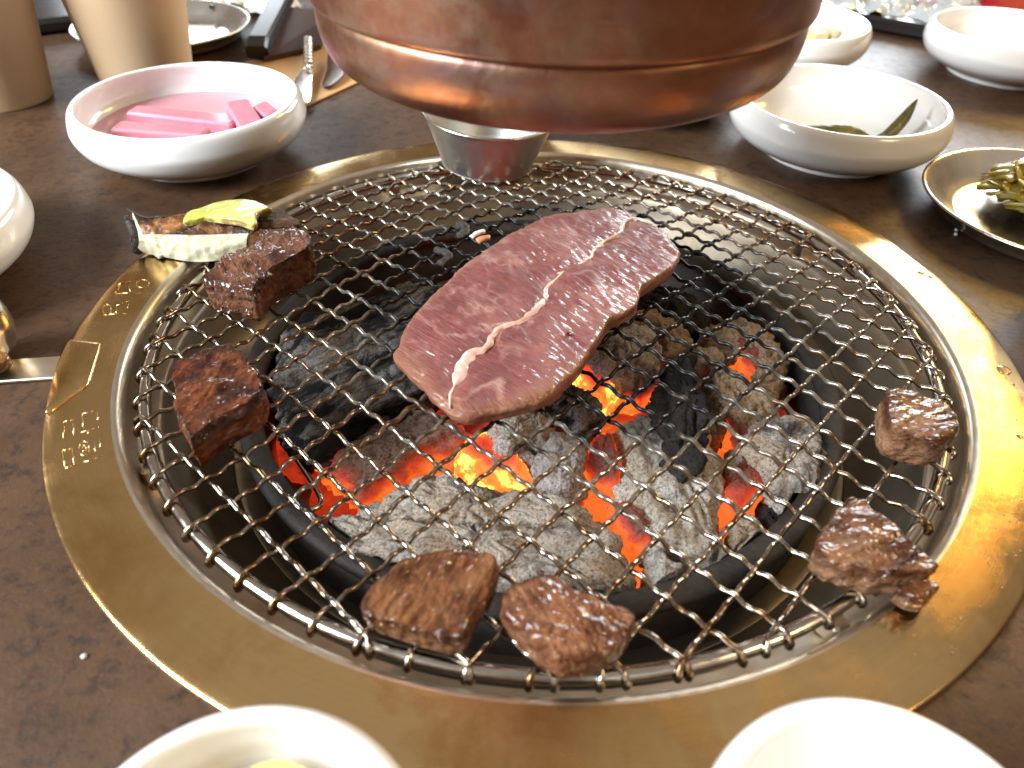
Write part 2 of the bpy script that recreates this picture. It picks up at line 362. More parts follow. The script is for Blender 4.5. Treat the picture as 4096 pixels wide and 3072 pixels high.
# --- grilled meat, from lightly browned to dark
def cooked(name, base, dark, pale, d0, grain):
    t = NT(name); rot = t.map((1, 1, 1), rot=(0.3, 0.2, grain))
    big = t.noise(75, 5, 0.65, dist=0.5); fib = t.noise(1.0, 2.5, 0.6, vec=t.map((620, 90, 420), vec=rot)); pit = t.noise(220, 2, 0.6); hg = t.attr('hgt')
    c = t.mix(t.ramp(big, [(0.34, 0.0), (0.62, 1.0)]), pale, base)
    c = t.mix(t.ramp(t.noise(95, 5, 0.65, vec=t.map((1, 1, 1), loc=(7, 3, 2))), [(d0-0.05, 0.0), (d0+0.13, 0.92)]), c, dark)
    c = t.mix(t.ramp(fib, [(0.30, 0.7), (0.48, 0.0)]), c, tuple(x*0.4 for x in base))
    side = t.ramp(hg, [(0.60, 1.0), (0.86, 0.0)])
    c = t.mix(t.math('MULTIPLY', side, t.ramp(big, [(0.3, 0.75), (0.7, 0.25)])), c, pale)
    ed = t.math('ADD', t.attr('rim'), t.math('MULTIPLY', t.math('SUBTRACT', t.noise(110, 4, 0.6), 0.5), 0.9))
    top = t.ramp(hg, [(0.55, 0.0), (0.8, 1.0)])
    c = t.mix(t.math('MULTIPLY', top, t.ramp(ed, [(0.86, 0.0), (1.06, 0.8)])), c, dark)
    h = t.math('ADD', t.math('MULTIPLY', fib, 0.7), t.math('MULTIPLY', pit, 0.8))
    t.set(Base_Color=c, Roughness=0.5, Specular_IOR_Level=0.1, Coat_Weight=t.ramp(t.noise(70, 2), [(0.34, 0.18), (0.55, 0.90)]), Coat_Roughness=0.09, Normal=t.bump(h, 1.0, 0.0022))
    t.put(t.b.inputs['Coat Normal'], t.bump(t.noise(1.0, 1.5, 0.5, vec=t.map((270, 110, 220), vec=rot)), 1.0, 0.0028))
cooked('meat_brown', (0.128, 0.041, 0.012), (0.040, 0.010, 0.004), (0.185, 0.085, 0.038), 0.53, 0.4)
cooked('meat_pinkish', (0.140, 0.044, 0.014), (0.060, 0.015, 0.005), (0.210, 0.094, 0.046), 0.55, -0.5)
cooked('meat_dark', (0.090, 0.024, 0.008), (0.020, 0.0045, 0.003), (0.16, 0.044, 0.014), 0.47, 0.9)
cooked('meat_strip', (0.090, 0.029, 0.012), (0.038, 0.0095, 0.004), (0.150, 0.062, 0.034), 0.52, -0.5)
cooked('meat_grey', (0.128, 0.039, 0.010), (0.040, 0.009, 0.004), (0.235, 0.128, 0.070), 0.49, 1.4)
# --- vegetables
t = NT('veg_flesh'); g = t.noise(180, 4, 0.65); g2 = t.noise(700, 3, 0.6)
t.set(Base_Color=t.ramp(g, [(0.3, (0.68, 0.63, 0.40)), (0.6, (0.80, 0.76, 0.56))]), Roughness=0.33, Subsurface_Weight=0.15, Subsurface_Radius=(0.003, 0.003, 0.002), Subsurface_Scale=1.0, Normal=t.bump(t.math('ADD', g, t.math('MULTIPLY', g2, 0.4)), 0.35, 0.0008))
t = NT('veg_skin'); g = t.noise(110, 5, 0.7, dist=0.5)
t.set(Base_Color=t.ramp(g, [(0.34, (0.012, 0.007, 0.005)), (0.48, (0.085, 0.030, 0.010)), (0.62, (0.36, 0.155, 0.045)), (0.76, (0.50, 0.27, 0.10))]), Roughness=0.32, Coat_Weight=0.3, Normal=t.bump(t.noise(420, 4, 0.7), 0.7, 0.001))
t = NT('veg_yellow'); g = t.noise(70, 4, 0.6); rim = t.attr('rim')
c = t.ramp(g, [(0.3, (0.42, 0.44, 0.05)), (0.65, (0.64, 0.62, 0.20))]); c = t.mix(t.ramp(t.math('ADD', rim, t.math('MULTIPLY', t.math('SUBTRACT', t.noise(140, 3), 0.5), 0.5)), [(0.97, 0.0), (1.15, 0.8)]), c, (0.25, 0.11, 0.02))
t.set(Base_Color=c, Roughness=0.24, Coat_Weight=0.5, Subsurface_Weight=0.15, Subsurface_Radius=(0.003, 0.003, 0.001), Subsurface_Scale=1.0, Normal=t.bump(t.noise(260, 3, 0.6), 0.5, 0.0012))
t = NT('veg_brown'); g = t.noise(130, 4, 0.6)
t.set(Base_Color=t.ramp(g, [(0.3, (0.035, 0.016, 0.008)), (0.6, (0.12, 0.055, 0.018)), (0.8, (0.20, 0.15, 0.03))]), Roughness=0.5, Specular_IOR_Level=0.3, Normal=t.bump(t.noise(1.0, 3, 0.6, vec=t.map((900, 150, 300))), 0.6, 0.001))
simple('onion', (0.62, 0.58, 0.47), 0.15, Transmission_Weight=0.35, Coat_Weight=0.4)
# --- pickles and small things
t = NT('radish'); g = t.noise(160, 4, 0.6)
t.set(Base_Color=t.mix(g, (0.55, 0.175, 0.245), (0.66, 0.29, 0.35)), Roughness=0.2, Subsurface_Weight=0.3, Subsurface_Radius=(0.005, 0.002, 0.003), Subsurface_Scale=1.0, Coat_Weight=0.3)
t = NT('brine'); g = t.noise(40, 2)
t.set(Base_Color=t.mix(g, (0.68, 0.31, 0.37), (0.74, 0.42, 0.46)), Roughness=0.04, Transmission_Weight=0.25, IOR=1.33, Normal=t.bump(g, 0.03, 0.001))
t = NT('leaf'); g = t.noise(170, 4, 0.65)
t.set(Base_Color=t.ramp(g, [(0.3, (0.050, 0.046, 0.012)), (0.65, (0.17, 0.14, 0.035))]), Roughness=0.35, Normal=t.bump(g, 0.6, 0.001))
t = NT('shreds'); g = t.noise(85, 3, 0.6)
t.set(Base_Color=t.ramp(g, [(0.30, (0.58, 0.34, 0.03)), (0.46, (0.80, 0.62, 0.07)), (0.64, (0.86, 0.78, 0.32))]), Roughness=0.28, Subsurface_Weight=0.15, Subsurface_Radius=(0.003, 0.002, 0.001), Subsurface_Scale=1.0, Normal=t.bump(t.noise(500, 3), 0.5, 0.0008))
simple('pale_pickle', (0.50, 0.43, 0.24), 0.25, Subsurface_Weight=0.1)
simple('yellow_slice', (0.68, 0.55, 0.20), 0.25, Subsurface_Weight=0.1)
simple('brown_bit', (0.16, 0.055, 0.025), 0.3)
t = NT('tissue'); t.set(Base_Color=(0.80, 0.77, 0.71), Roughness=0.9, Normal=t.bump(t.noise(300, 4), 0.2, 0.0006))
simple('black_plastic', (0.012, 0.011, 0.011), 0.22)
simple('brown_plastic', (0.050, 0.022, 0.014), 0.28)
t = NT('foil'); g = t.noise(120, 4, 0.6, dist=0.6); t.set(Base_Color=(0.70, 0.76, 0.78), Metallic=0.55, Roughness=0.22, Normal=t.bump(g, 0.7, 0.003))
t = NT('red_print'); g = t.noise(14, 2); t.set(Base_Color=t.mix(t.ramp(g, [(0.45, 0.0), (0.6, 1.0)]), (0.52, 0.030, 0.040), (0.60, 0.10, 0.05)), Roughness=0.3)
simple('white_print', (0.72, 0.62, 0.60), 0.4)
t = NT('sauce'); g = t.noise(120, 3); t.set(Base_Color=t.mix(g, (0.10, 0.035, 0.010), (0.26, 0.12, 0.035)), Roughness=0.10, Coat_Weight=0.6, Normal=t.bump(g, 0.6, 0.002))
t = NT('charred'); t.set(Base_Color=(0.020, 0.013, 0.009), Roughness=0.5, Normal=t.bump(t.noise(600, 4, 0.7), 0.9, 0.001))
simple('crumb_white', (0.75, 0.72, 0.66), 0.5)
simple('crumb_orange', (0.48, 0.22, 0.09), 0.45)
simple('grease_drop', (0.80, 0.62, 0.36), 0.03, Transmission_Weight=0.85, IOR=1.40)
simple('grease_smear', (0.22, 0.12, 0.04), 0.30, Coat_Weight=0.4)
simple('reflection_green', (0.05, 0.26, 0.02), 0.3)  # flat green for the reflection modelled on the right plate
simple('wood_stick', (0.30, 0.17, 0.08), 0.6)
ember_mat('ember_bed', 0.42, (0.10, 0.06, 0.05), 0.3, 0.8, hot=(1.0, 0.25, 0.03), strength=0.9)

# ------------------------------------------------------------------ table with the round cut-out for the grill
def table_geo():
    n = 192; V, F = [], []
    rings = [0.1722, 0.1745, 0.22, 0.34, 0.55, 0.95, 1.5]
    for i, r in enumerate(rings):
        for k in range(n):
            a = 2*math.pi*k/n; q = 1.0
            if i == len(rings)-1: q = 1/max(abs(math.cos(a)), abs(math.sin(a)))
            V.append((r*q*math.cos(a), r*q*math.sin(a), TABLE_Z))
    for k in range(n):
        a = 2*math.pi*k/n; V.append((0.1722*math.cos(a), 0.1722*math.sin(a), TABLE_Z-0.03))
    m = len(rings)
    for i in range(m-1):
        for k in range(n):
            l = (k+1) % n; F.append((i*n+k, (i+1)*n+k, (i+1)*n+l, i*n+l))
    for k in range(n):
        l = (k+1) % n; F.append((m*n+k, k, l, m*n+l))
    return V, F
tag(obj('table_top', table_geo(), 'table'), kind='structure')

# ------------------------------------------------------------------ grill body set into the table
grill = thing('table_grill', 'round golden brushed steel charcoal grill rim set flush into the brown table', 'grill', (0, 0, TABLE_Z))
obj('flange', lathe(spline_prof([(0.1690, -0.0025), (0.1742, -0.0022), (0.17505, -0.0013), (0.1748, -0.0004), (0.1738, 0.0)], 5) + [(0.170, 0.00035), (0.164, 0.0005), (0.158, 0.0006), (0.1548, 0.0006)], 256), 'brass', grill)
obj('lip', lathe(spline_prof([(0.1548, 0.0006), (0.1538, 0.00045), (0.1527, -0.0003), (0.1519, -0.0016), (0.1514, -0.0034)], 6), 256), 'lip_steel', grill)
obj('inner_wall', lathe(spline_prof([(0.1514, -0.0034), (0.1508, -0.0090), (0.1496, -0.0120), (0.1462, -0.0132), (0.1440, -0.0138)], 6), 256), 'bowl_steel', grill)
obj('inner_bowl', lathe(spline_prof([(0.1440, -0.0138), (0.1428, -0.0155), (0.1395, -0.025), (0.1345, -0.036), (0.1250, -0.044), (0.118, -0.046), (0.06, -0.0665), (0.001, -0.067)], 6), 192), 'bowl_steel', grill)
# pressed lifting tab, standing a little proud of the flange and of its outer edge
TAB = [(-172.8, -30.6), (-159.9, -31.9), (-157.8, -37.6), (-152.4, -56.1), (-157.8, -68.8), (-159.6, -70.3), (-162.6, -63.6), (-169.0, -46.1)]
def tab_geo(poly, hh=1.0):
    P = np.array(poly)/1000; c = P.mean(0); V, F = [], []; n = len(P)
    for s, z in ((1.0, -0.0005), (1.0, 0.0003), (0.965, 0.0006+0.0004*hh), (0.92, 0.0006+0.0008*hh), (0.86, 0.0006+0.0010*hh), (0.0, 0.0006+0.0010*hh)):
        for q in P: V.append((*(c+(q-c)*s), z))
    for i in range(5):
        for k in range(n): l = (k+1) % n; F.append((i*n+k, (i+1)*n+k, (i+1)*n+l, i*n+l))
    return V, F
def smooth_poly(poly, n): return [tuple(q*1000) for q in resample(poly, n)]
TAB_S = []
for i, q in enumerate(TAB):      # rounded corners
    a, b = np.array(TAB[i-1]), np.array(TAB[(i+1) % len(TAB)]); q = np.array(q)
    for f in (0.82, 0.92): TAB_S.append(tuple(a+(q-a)*f))
    for f in (0.08, 0.18): TAB_S.append(tuple(q+(b-q)*f))
obj('lifting_tab', tab_geo(TAB_S, 0.7), 'brass', grill)
for k in range(4):
    a = 0.6+k*math.pi/2; obj('support_lug', box((0.1468*math.cos(a), 0.1468*math.sin(a), -0.0134), (0.007, 0.006, 0.0074), a, 0.0008), 'lip_steel', grill, smooth=False)
LETTERS = [[[(-152.0,-73.3),(-149.3,-72.1)],[(-151.5,-73.3),(-148.3,-80.2)],[(-149.4,-72.4),(-145.5,-79.0)]],[[(-148.0,-69.2),(-144.2,-67.1)],[(-147.8,-69.5),(-144.4,-75.3)],[(-143.7,-67.8),(-141.3,-71.7)],[(-144.1,-77.6),(-139.6,-74.5)],[(-142.5,-76.1),(-141.4,-78.0)]],[[(-145.8,-85.7),(-143.3,-84.5)],[(-143.3,-84.5),(-139.2,-90.8)],[(-139.2,-90.8),(-140.9,-92.8)],[(-140.9,-92.8),(-145.8,-85.7)]],[[(-138.0,-84.0),(-137.6,-85.0),(-137.4,-85.8),(-137.5,-86.5),(-137.7,-86.9),(-138.1,-87.1),(-138.6,-87.0),(-139.3,-86.6),(-140.0,-86.0),(-140.6,-85.2),(-141.2,-84.3),(-141.6,-83.4),(-141.8,-82.5),(-141.8,-81.8),(-141.5,-81.4),(-141.1,-81.2),(-140.6,-81.3),(-139.9,-81.7),(-139.2,-82.3),(-138.6,-83.1),(-138.0,-84.0)],[(-138.9,-84.1),(-138.8,-84.5),(-138.7,-84.9),(-138.7,-85.1),(-138.8,-85.3),(-138.9,-85.4),(-139.2,-85.4),(-139.5,-85.2),(-139.7,-85.0),(-140.0,-84.6),(-140.2,-84.2),(-140.4,-83.8),(-140.5,-83.5),(-140.5,-83.2),(-140.4,-83.0),(-140.2,-82.9),(-140.0,-83.0),(-139.7,-83.1),(-139.4,-83.4),(-139.2,-83.7),(-138.9,-84.1)]],[[(-137.9,-81.2),(-135.4,-85.3)],[(-137.0,-79.8),(-134.7,-83.4)],[(-137.0,-90.0),(-132.5,-86.9)]],[[(-159.5,7.3),(-159.2,6.4),(-159.3,5.6),(-159.5,4.9),(-160.1,4.4),(-160.8,4.2),(-161.6,4.3),(-162.5,4.6),(-163.3,5.2),(-164.1,5.9),(-164.6,6.8),(-164.9,7.7),(-164.9,8.5),(-164.6,9.2),(-164.1,9.7),(-163.3,9.9),(-162.5,9.8),(-161.6,9.5),(-160.7,8.9),(-160.0,8.2),(-159.5,7.3)]],[[(-171.7,5.5),(-167.6,8.3)],[(-170.3,5.9),(-169.7,-0.5)],[(-168.6,7.1),(-164.3,1.1)],[(-169.7,-0.5),(-159.4,0.5)]],[[(-166.1,-11.5),(-165.6,-12.6),(-165.4,-13.5),(-165.4,-14.3),(-165.7,-14.8),(-166.1,-15.0),(-166.6,-14.9),(-167.3,-14.5),(-168.0,-13.8),(-168.7,-12.9),(-169.3,-11.9),(-169.7,-10.8),(-169.9,-9.9),(-169.9,-9.1),(-169.7,-8.6),(-169.3,-8.4),(-168.7,-8.5),(-168.0,-8.9),(-167.3,-9.6),(-166.6,-10.5),(-166.1,-11.5)]],[[(-165.3,-9.0),(-161.9,-5.3)],[(-164.8,-9.5),(-163.1,-13.6)],[(-161.3,-6.7),(-160.3,-10.0)],[(-167.4,-15.0),(-158.6,-13.7)]]]
for strokes in LETTERS:
    obj('embossed_character', join(*[tube([(x/1000, y/1000, 0.00048) for x, y in s], 0.00021, 6) for s in strokes]), 'brass', grill)

pot = thing('fire_pot', 'dark iron charcoal pot ringed by the steel bowl under the net', 'pot', (0, 0, -0.062))
obj('pot_wall', lathe([(0.1165, -0.0620), (0.1165, -0.026), (0.1120, -0.026), (0.1105, -0.055)], 160), 'iron', pot)
obj('pot_rim', lathe(spline_prof([(0.1115, -0.0265), (0.1100, -0.024), (0.1108, -0.0215), (0.1135, -0.0203), (0.1170, -0.0205), (0.1190, -0.0222), (0.1185, -0.025), (0.1165, -0.0265)], 5), 160), 'iron', pot)
obj('pot_floor', lathe([(0.1106, -0.054), (0.06, -0.0545), (0.0005, -0.055)], 96), 'iron', pot)
obj('bail_wire', tube(spline_prof([(-0.0900, -0.0480, -0.026), (-0.0869, -0.0537, -0.030), (-0.0729, -0.0721, -0.030), (-0.0748, -0.0778, -0.030), (-0.0800, -0.0800, -0.030)], 5), 0.0010, 8), 'frame_wire', pot)

# ------------------------------------------------------------------ crimped wire net
net = thing('grill_net', 'round crimped wire grill net with brown grease and soot over the coals', 'grill net', (0, 0, -0.0055))
RR, RZ, RT = 0.1455, -0.0038, 0.0021
obj('frame_ring', lathe([(RR+RT*math.cos(a), RZ+RT*math.sin(a)) for a in np.linspace(0, 2*math.pi, 14, endpoint=False)], 220, close=True), 'frame_wire', net)
P_, TH, PA, PB, WR, AMP = 0.0124, -0.6801, 0.55, 0.24, 0.00077, 0.00062
ea = np.array([math.cos(TH), math.sin(TH)]); eb = np.array([-math.sin(TH), math.cos(TH)])
def wire_geo(kind, idx):
    u = (idx + (PB if kind == 'a' else PA))*P_
    e1, e2 = (ea, eb) if kind == 'a' else (eb, ea)
    ph = PA if kind == 'a' else PB
    if abs(u) > 0.1405: return None
    half = math.sqrt(RR**2-u*u); n = int(2*half/0.00105); path = []
    sgn = (1 if idx % 2 == 0 else -1)*(1 if kind == 'a' else -1)
    wob = rnd.uniform(-1, 1); w2 = rnd.uniform(0, 6)
    for i in range(n+1):
        s = -half + 2*half*i/n; q = s/P_-ph
        lat = 0.00045*math.sin(s*31+w2) + 0.0003*wob
        p = e1*s + e2*(u+lat); env = min(1, max(0, (half-abs(s))/0.006))
        w = math.cos(3*math.pi*q); w = math.copysign(abs(w)**0.8, w)
        z = dome(*p) + AMP*sgn*w*env + 0.0003*math.sin(p[0]*60+p[1]*45)
        z = max(z, RZ+RT+WR*0.9) if half-abs(s) < 0.004 else z
        path.append((p[0], p[1], z))
    rads = [WR]*len(path)
    # hooked ends folded round the frame ring
    def hook(s):
        k = 1 if s > 0 else -1; b = e1*s+e2*u; b = b/np.linalg.norm(b); o = e1*k
        d = b*0.55+o*0.45; d = d/np.linalg.norm(d); c = e1*s+e2*u; R_ = RT+WR
        return [(*(c+d*R_*math.sin(t)), RZ+R_*math.cos(t)) for t in (0.5, 0.95, 1.4, 1.85, 2.2)]
    h1, h0 = hook(half), hook(-half)
    path = h0[::-1] + path + h1; er = [WR*1.05, WR*1.25, WR*1.5, WR*1.6, WR*1.05]
    rads = er[::-1] + rads + er
    return tube(path, rads, 8)
for kind in 'ab':
    for idx in range(-14, 15):
        g = wire_geo(kind, idx)
        if g: obj('wire', g, 'wire', net)

# ------------------------------------------------------------------ charcoal
def coal(name, label, poly, mat, ztop, zbot, amp=1.0, bark=None, seed=1.0, n=150, group='charcoal pieces in the fire pot', sharp=0.55, grow=1.04):
    hz = ztop-zbot; T = np.linspace(-math.pi/2*0.98, math.pi/2*0.98, 46); prof = []
    for a in T:
        s = max(math.cos(a), 0)**sharp; h = (math.sin(a)+1)/2
        prof.append((max(s*grow, 0.004), h))
    def disp(p, nn, s, h):
        q = p
        d = 0.0034*nz(q, 62, seed) + 0.0022*nz(q, 130, seed+3) + 0.0015*nz(q, 330, seed+5) + 0.0009*nz(q, 850, seed+9)
        d -= 0.0022*max(0, 0.12-abs(nz(q, 80, seed+7)))/0.12 + 0.0007*max(0, 0.16-abs(nz(q, 240, seed+8)))/0.16
        if bark is not None:
            ca, sa = math.cos(bark), math.sin(bark); l = q.x*ca+q.y*sa; w = -q.x*sa+q.y*ca
            rg = noise.noise(Vector((l*28+seed, w*190, q.z*190)))
            d = d*0.6 + 0.0036*(abs(rg)*1.6-0.4) + 0.0012*noise.noise(Vector((l*60, w*420, q.z*420)))
        return d*amp
    (V, F), at_ = lump(poly, [(s, h*hz) for s, h in prof], lambda x, y: zbot, n, disp)
    rr_ = np.hypot(V[:, 0], V[:, 1]); lim = np.where(V[:, 2] < -0.0205, 0.1085, 0.118)      # stays inside the pot wall
    k_ = np.minimum(1.0, lim/np.maximum(rr_, 1e-6)); V[:, 0] *= k_; V[:, 1] *= k_
    at_['hgt'] = [h/hz for h in at_['hgt']]
    c = centroid(resample(poly, 40))
    o = obj(name, (V, F), mat, loc=(c[0], c[1], zbot), attrs=at_)
    return tag(o, label, 'charcoal', group)
K1 = [(-107.0,-17.5),(-108.0,5.6),(-105.7,17.4),(-87.2,32.2),(-72.7,43.7),(-63.5,57.3),(-54.2,58.3),(-30.2,32.1),(-36.0,-8.6),(-43.6,-24.5),(-46.0,-27.5),(-56.1,-36.7),(-66.1,-48.3),(-77.2,-53.2),(-82.8,-53.7),(-89.7,-50.5),(-95.6,-43.1),(-100.7,-32.7)]
K1G = [(-82.8,-45.6),(-76.1,-38.3),(-59.5,-24.9),(-48.8,-14.2),(-39.6,-25.2),(-31.6,-30.2),(-26.1,-35.2),(-29.7,-44.8),(-40.7,-49.6),(-46.4,-56.9),(-52.2,-62.2),(-59.0,-68.0),(-64.4,-63.9),(-76.5,-55.3)]
K2A = [(-55.4,-77.3),(-52.4,-73.8),(-45.0,-67.4),(-34.4,-63.6),(-26.8,-64.2),(-17.1,-67.5),(-4.7,-68.0),(7.6,-69.4),(13.1,-70.5),(21.5,-74.5),(24.4,-79.6),(21.4,-85.0),(-0.5,-89.1),(-23.5,-90.3),(-41.3,-88.2),(-54.0,-83.3)]
K2B = [(-69.0,-96.3),(-66.5,-88.2),(-59.7,-84.6),(-44.7,-85.5),(-29.7,-87.2),(-12.2,-87.9),(5.1,-85.7),(21.4,-82.8),(27.7,-86.7),(32.7,-98.7),(35.4,-107.5),(30.0,-109.2),(19.3,-106.3),(5.8,-106.1),(-10.6,-106.2),(-27.2,-105.0),(-43.9,-104.4),(-54.3,-102.6),(-64.2,-101.4)]
K3 = [(27.6,-38.2),(34.0,-26.4),(44.8,-18.1),(52.0,-6.0),(58.3,-5.4),(64.0,-10.7),(64.8,-23.5),(63.3,-39.1),(66.5,-45.3),(68.2,-55.9),(66.7,-66.2),(63.1,-72.7),(60.6,-78.9),(62.4,-87.6),(61.2,-92.5),(52.8,-93.2),(44.3,-89.1),(37.1,-86.0),(31.4,-78.7),(28.6,-70.2),(27.8,-55.7)]
K3B = [(45.0,-28.2),(47.9,-15.2),(52.0,-4.1),(57.0,-3.6),(61.5,-12.0),(61.9,-23.1),(61.5,-35.3),(60.3,-48.5),(55.5,-56.6),(50.8,-60.7),(46.3,-57.4),(45.0,-45.1)]
K4 = [(69.6,-46.6),(77.4,-33.6),(85.6,-26.9),(94.0,-23.5),(103.5,-26.1),(108.3,-35.0),(104.7,-45.0),(99.6,-56.8),(94.0,-66.6),(88.7,-67.0),(81.2,-64.9),(77.0,-58.8),(72.0,-52.5)]
K5 = [(59.8,16.1),(68.5,21.3),(75.9,12.3),(84.1,-5.3),(92.4,-11.2),(95.6,-16.5),(87.0,-23.6),(78.3,-32.2),(71.7,-29.4),(66.7,-27.2),(66.4,-10.8),(66.0,0.9),(61.7,8.8)]
K6 = [(67.1,30.5),(77.9,38.7),(88.7,40.9),(101.4,33.9),(105.8,21.8),(103.5,10.9),(95.6,0.9),(88.9,2.3),(84.0,12.2),(77.1,19.0),(70.4,24.0)]
K7 = [(15.3,12.1),(26.2,25.5),(33.9,31.0),(41.3,27.0),(47.9,24.2),(51.5,11.2),(47.4,1.4),(41.3,-4.2),(33.1,-3.0),(24.8,-2.8),(17.8,2.7)]
K8 = [(33.7,40.7),(38.3,47.4),(45.8,50.7),(51.1,43.7),(60.7,39.7),(66.5,28.5),(59.4,19.9),(52.7,20.4),(48.2,33.7),(41.3,36.6)]
K9 = [(-17.3,-37.5),(-14.0,-32.4),(-6.8,-26.9),(2.1,-23.9),(4.8,-32.7),(4.5,-39.5),(-1.8,-42.0),(-8.2,-48.4),(-12.8,-48.1)]
K10 = [(-0.4,-55.8),(1.9,-47.5),(6.3,-41.4),(12.2,-42.8),(18.4,-47.3),(19.2,-55.2),(15.7,-66.0),(8.7,-70.5),(2.6,-64.9),(0.3,-59.9)]
K11 = [(1.1,-22.1),(6.7,-12.7),(15.1,-13.5),(21.8,-20.2),(25.1,-26.3),(19.7,-35.1),(14.2,-32.2),(8.5,-28.6),(4.8,-31.0)]
K13 = [(64.5,-77.4),(73.9,-68.5),(78.1,-74.9),(75.7,-82.3),(67.1,-87.4),(62.9,-85.3)]
K13B = [(78.4,-57.9),(85.4,-55.8),(91.3,-64.7),(85.2,-73.4),(78.8,-73.3),(76.0,-65.3)]
K14 = [(37.8,-86.8),(41.7,-86.9),(44.9,-91.4),(49.6,-94.1),(49.2,-97.5),(43.8,-103.6),(40.1,-102.7),(38.2,-95.4)]
K16 = [(42.8,53.2),(55.2,64.9),(69.9,60.0),(72.1,40.3),(58.0,32.4),(50.4,40.1)]
G1 = [(10.6,13.2),(17.1,20.7),(28.8,11.5),(38.7,5.8),(32.0,-3.5),(27.7,-10.8),(24.1,-14.9),(15.0,-1.2)]
G2 = [(-29.7,-49.2),(-26.4,-37.2),(-19.1,-33.9),(-11.2,-42.5),(-2.4,-48.1),(0.3,-57.0),(-10.1,-57.3),(-20.8,-54.6)]
G3 = [(-16.6,-34.2),(0.7,-32.6),(2.5,-44.3),(9.8,-56.7),(-0.5,-58.7),(-13.9,-55.1)]
G4 = [(16.5,-58.3),(18.8,-47.3),(26.8,-32.6),(30.4,-50.2),(30.5,-63.7),(23.8,-63.6)]
G5 = [(25.9,-67.7),(33.6,-68.5),(41.7,-77.3),(40.5,-86.5),(32.7,-87.2),(27.3,-75.9)]
G6 = [(68.6,-14.5),(77.4,-14.6),(82.3,-30.1),(83.9,-47.9),(80.4,-60.9),(69.7,-72.3),(63.5,-70.8),(70.2,-54.4),(70.1,-31.2)]
G7 = [(80.6,31.9),(92.0,25.1),(94.0,13.3),(87.3,5.4),(82.1,18.6)]
coal('charcoal', 'long dark bark-grooved charcoal log left of the raw steak', K1, 'coal_bark', -0.014, -0.046, 1.0, bark=0.76, seed=1.3, n=220, sharp=0.5)
coal('charcoal', 'red glowing charcoal log in front of the dark bark log', K1G, 'ember_side', -0.024, -0.053, 1.0, bark=0.6, seed=2.2, n=180)
coal('charcoal', 'grey ash log just behind the front ash log', K2A, 'coal_grey', -0.017, -0.052, 0.9, seed=3.1, n=200)
coal('charcoal', 'long pale grey ash log nearest the front of the pot', K2B, 'coal_grey', -0.016, -0.050, 0.9, seed=4.7, n=220, grow=1.05)
coal('charcoal', 'big upright whitish ash log right of the pot centre', K3, 'coal_pale', -0.0185, -0.053, 1.0, bark=1.75, seed=5.9, n=220)
coal('charcoal', 'jet black unburnt charcoal chunk lying on the whitish ash log', K3B, 'coal_black', -0.0085, -0.026, 1.35, bark=1.6, seed=6.4, n=140)
coal('charcoal', 'round light grey ash coal at the right rim of the pot', K4, 'coal_grey', -0.015, -0.052, 0.8, seed=7.7, n=170)
coal('charcoal', 'tan ash coal behind the black chunk', K5, 'coal_tan', -0.018, -0.052, 0.9, seed=8.2, n=170)
coal('charcoal', 'tan ash coal at the far right with a red glow under it', K6, 'coal_tan', -0.020, -0.052, 0.9, seed=9.6, n=160)
coal('charcoal', 'ash-crusted coal with a glowing red front beside the steak', K7, 'ember_low', -0.0135, -0.050, 0.7, seed=10.4, n=160)
coal('charcoal', 'brownish ash coal farthest back beside the steak edge', K8, 'coal_tan', -0.022, -0.052, 0.9, seed=11.8, n=150)
coal('charcoal', 'grey ash coal peeking out under the steak tip', K9, 'coal_grey', -0.016, -0.050, 0.8, seed=12.1, n=140)
coal('charcoal', 'small grey ash coal in the pot centre between red embers', K10, 'ember_low', -0.0145, -0.050, 0.7, seed=13.9, n=140)
coal('charcoal', 'cracked dark brown coal against the bright yellow ember', K11, 'coal_bark', -0.017, -0.050, 0.9, bark=-0.9, seed=14.3, n=130)
coal('charcoal', 'small rusty tan coal by the front right pot rim', K13, 'coal_tan', -0.024, -0.052, 0.7, seed=15.2, n=110)
coal('charcoal', 'small purplish black coal under the round grey coal', K13B, 'coal_black', -0.027, -0.052, 0.7, seed=16.6, n=110)
coal('charcoal', 'small pale ash coal at the front between two red embers', K14, 'coal_pale', -0.020, -0.052, 0.6, seed=17.1, n=110)
coal('charcoal', 'blue black charcoal lump behind the steak', K16, 'coal_black', -0.019, -0.052, 0.9, seed=18.8, n=130)
EG = 'glowing embers between the coals'
coal('ember', 'brightest yellow ember right of the steak', G1, 'ember_hot', -0.025, -0.054, 0.7, seed=20.1, n=110, group=EG)
coal('ember', 'yellow orange ember below the steak tip', G2, 'ember_hot', -0.025, -0.054, 0.7, seed=21.4, n=110, group=EG)
coal('ember', 'orange ember under the grey coal at the steak tip', G3, 'ember_mid', -0.028, -0.054, 0.7, seed=22.5, n=110, group=EG)
coal('ember', 'red orange ember left of the upright whitish log', G4, 'ember_red', -0.0205, -0.054, 0.7, seed=23.6, n=100, group=EG)
coal('ember', 'red ember at the front right of the long ash log', G5, 'ember_red', -0.0205, -0.054, 0.7, seed=24.9, n=110, group=EG)
coal('ember', 'long red ember between the upright log and the round coal', G6, 'ember_red', -0.0205, -0.054, 0.7, seed=25.2, n=130, group=EG)
coal('ember', 'red ember between the two tan coals at the far right', G7, 'ember_red', -0.0205, -0.054, 0.7, seed=26.3, n=100, group=EG)
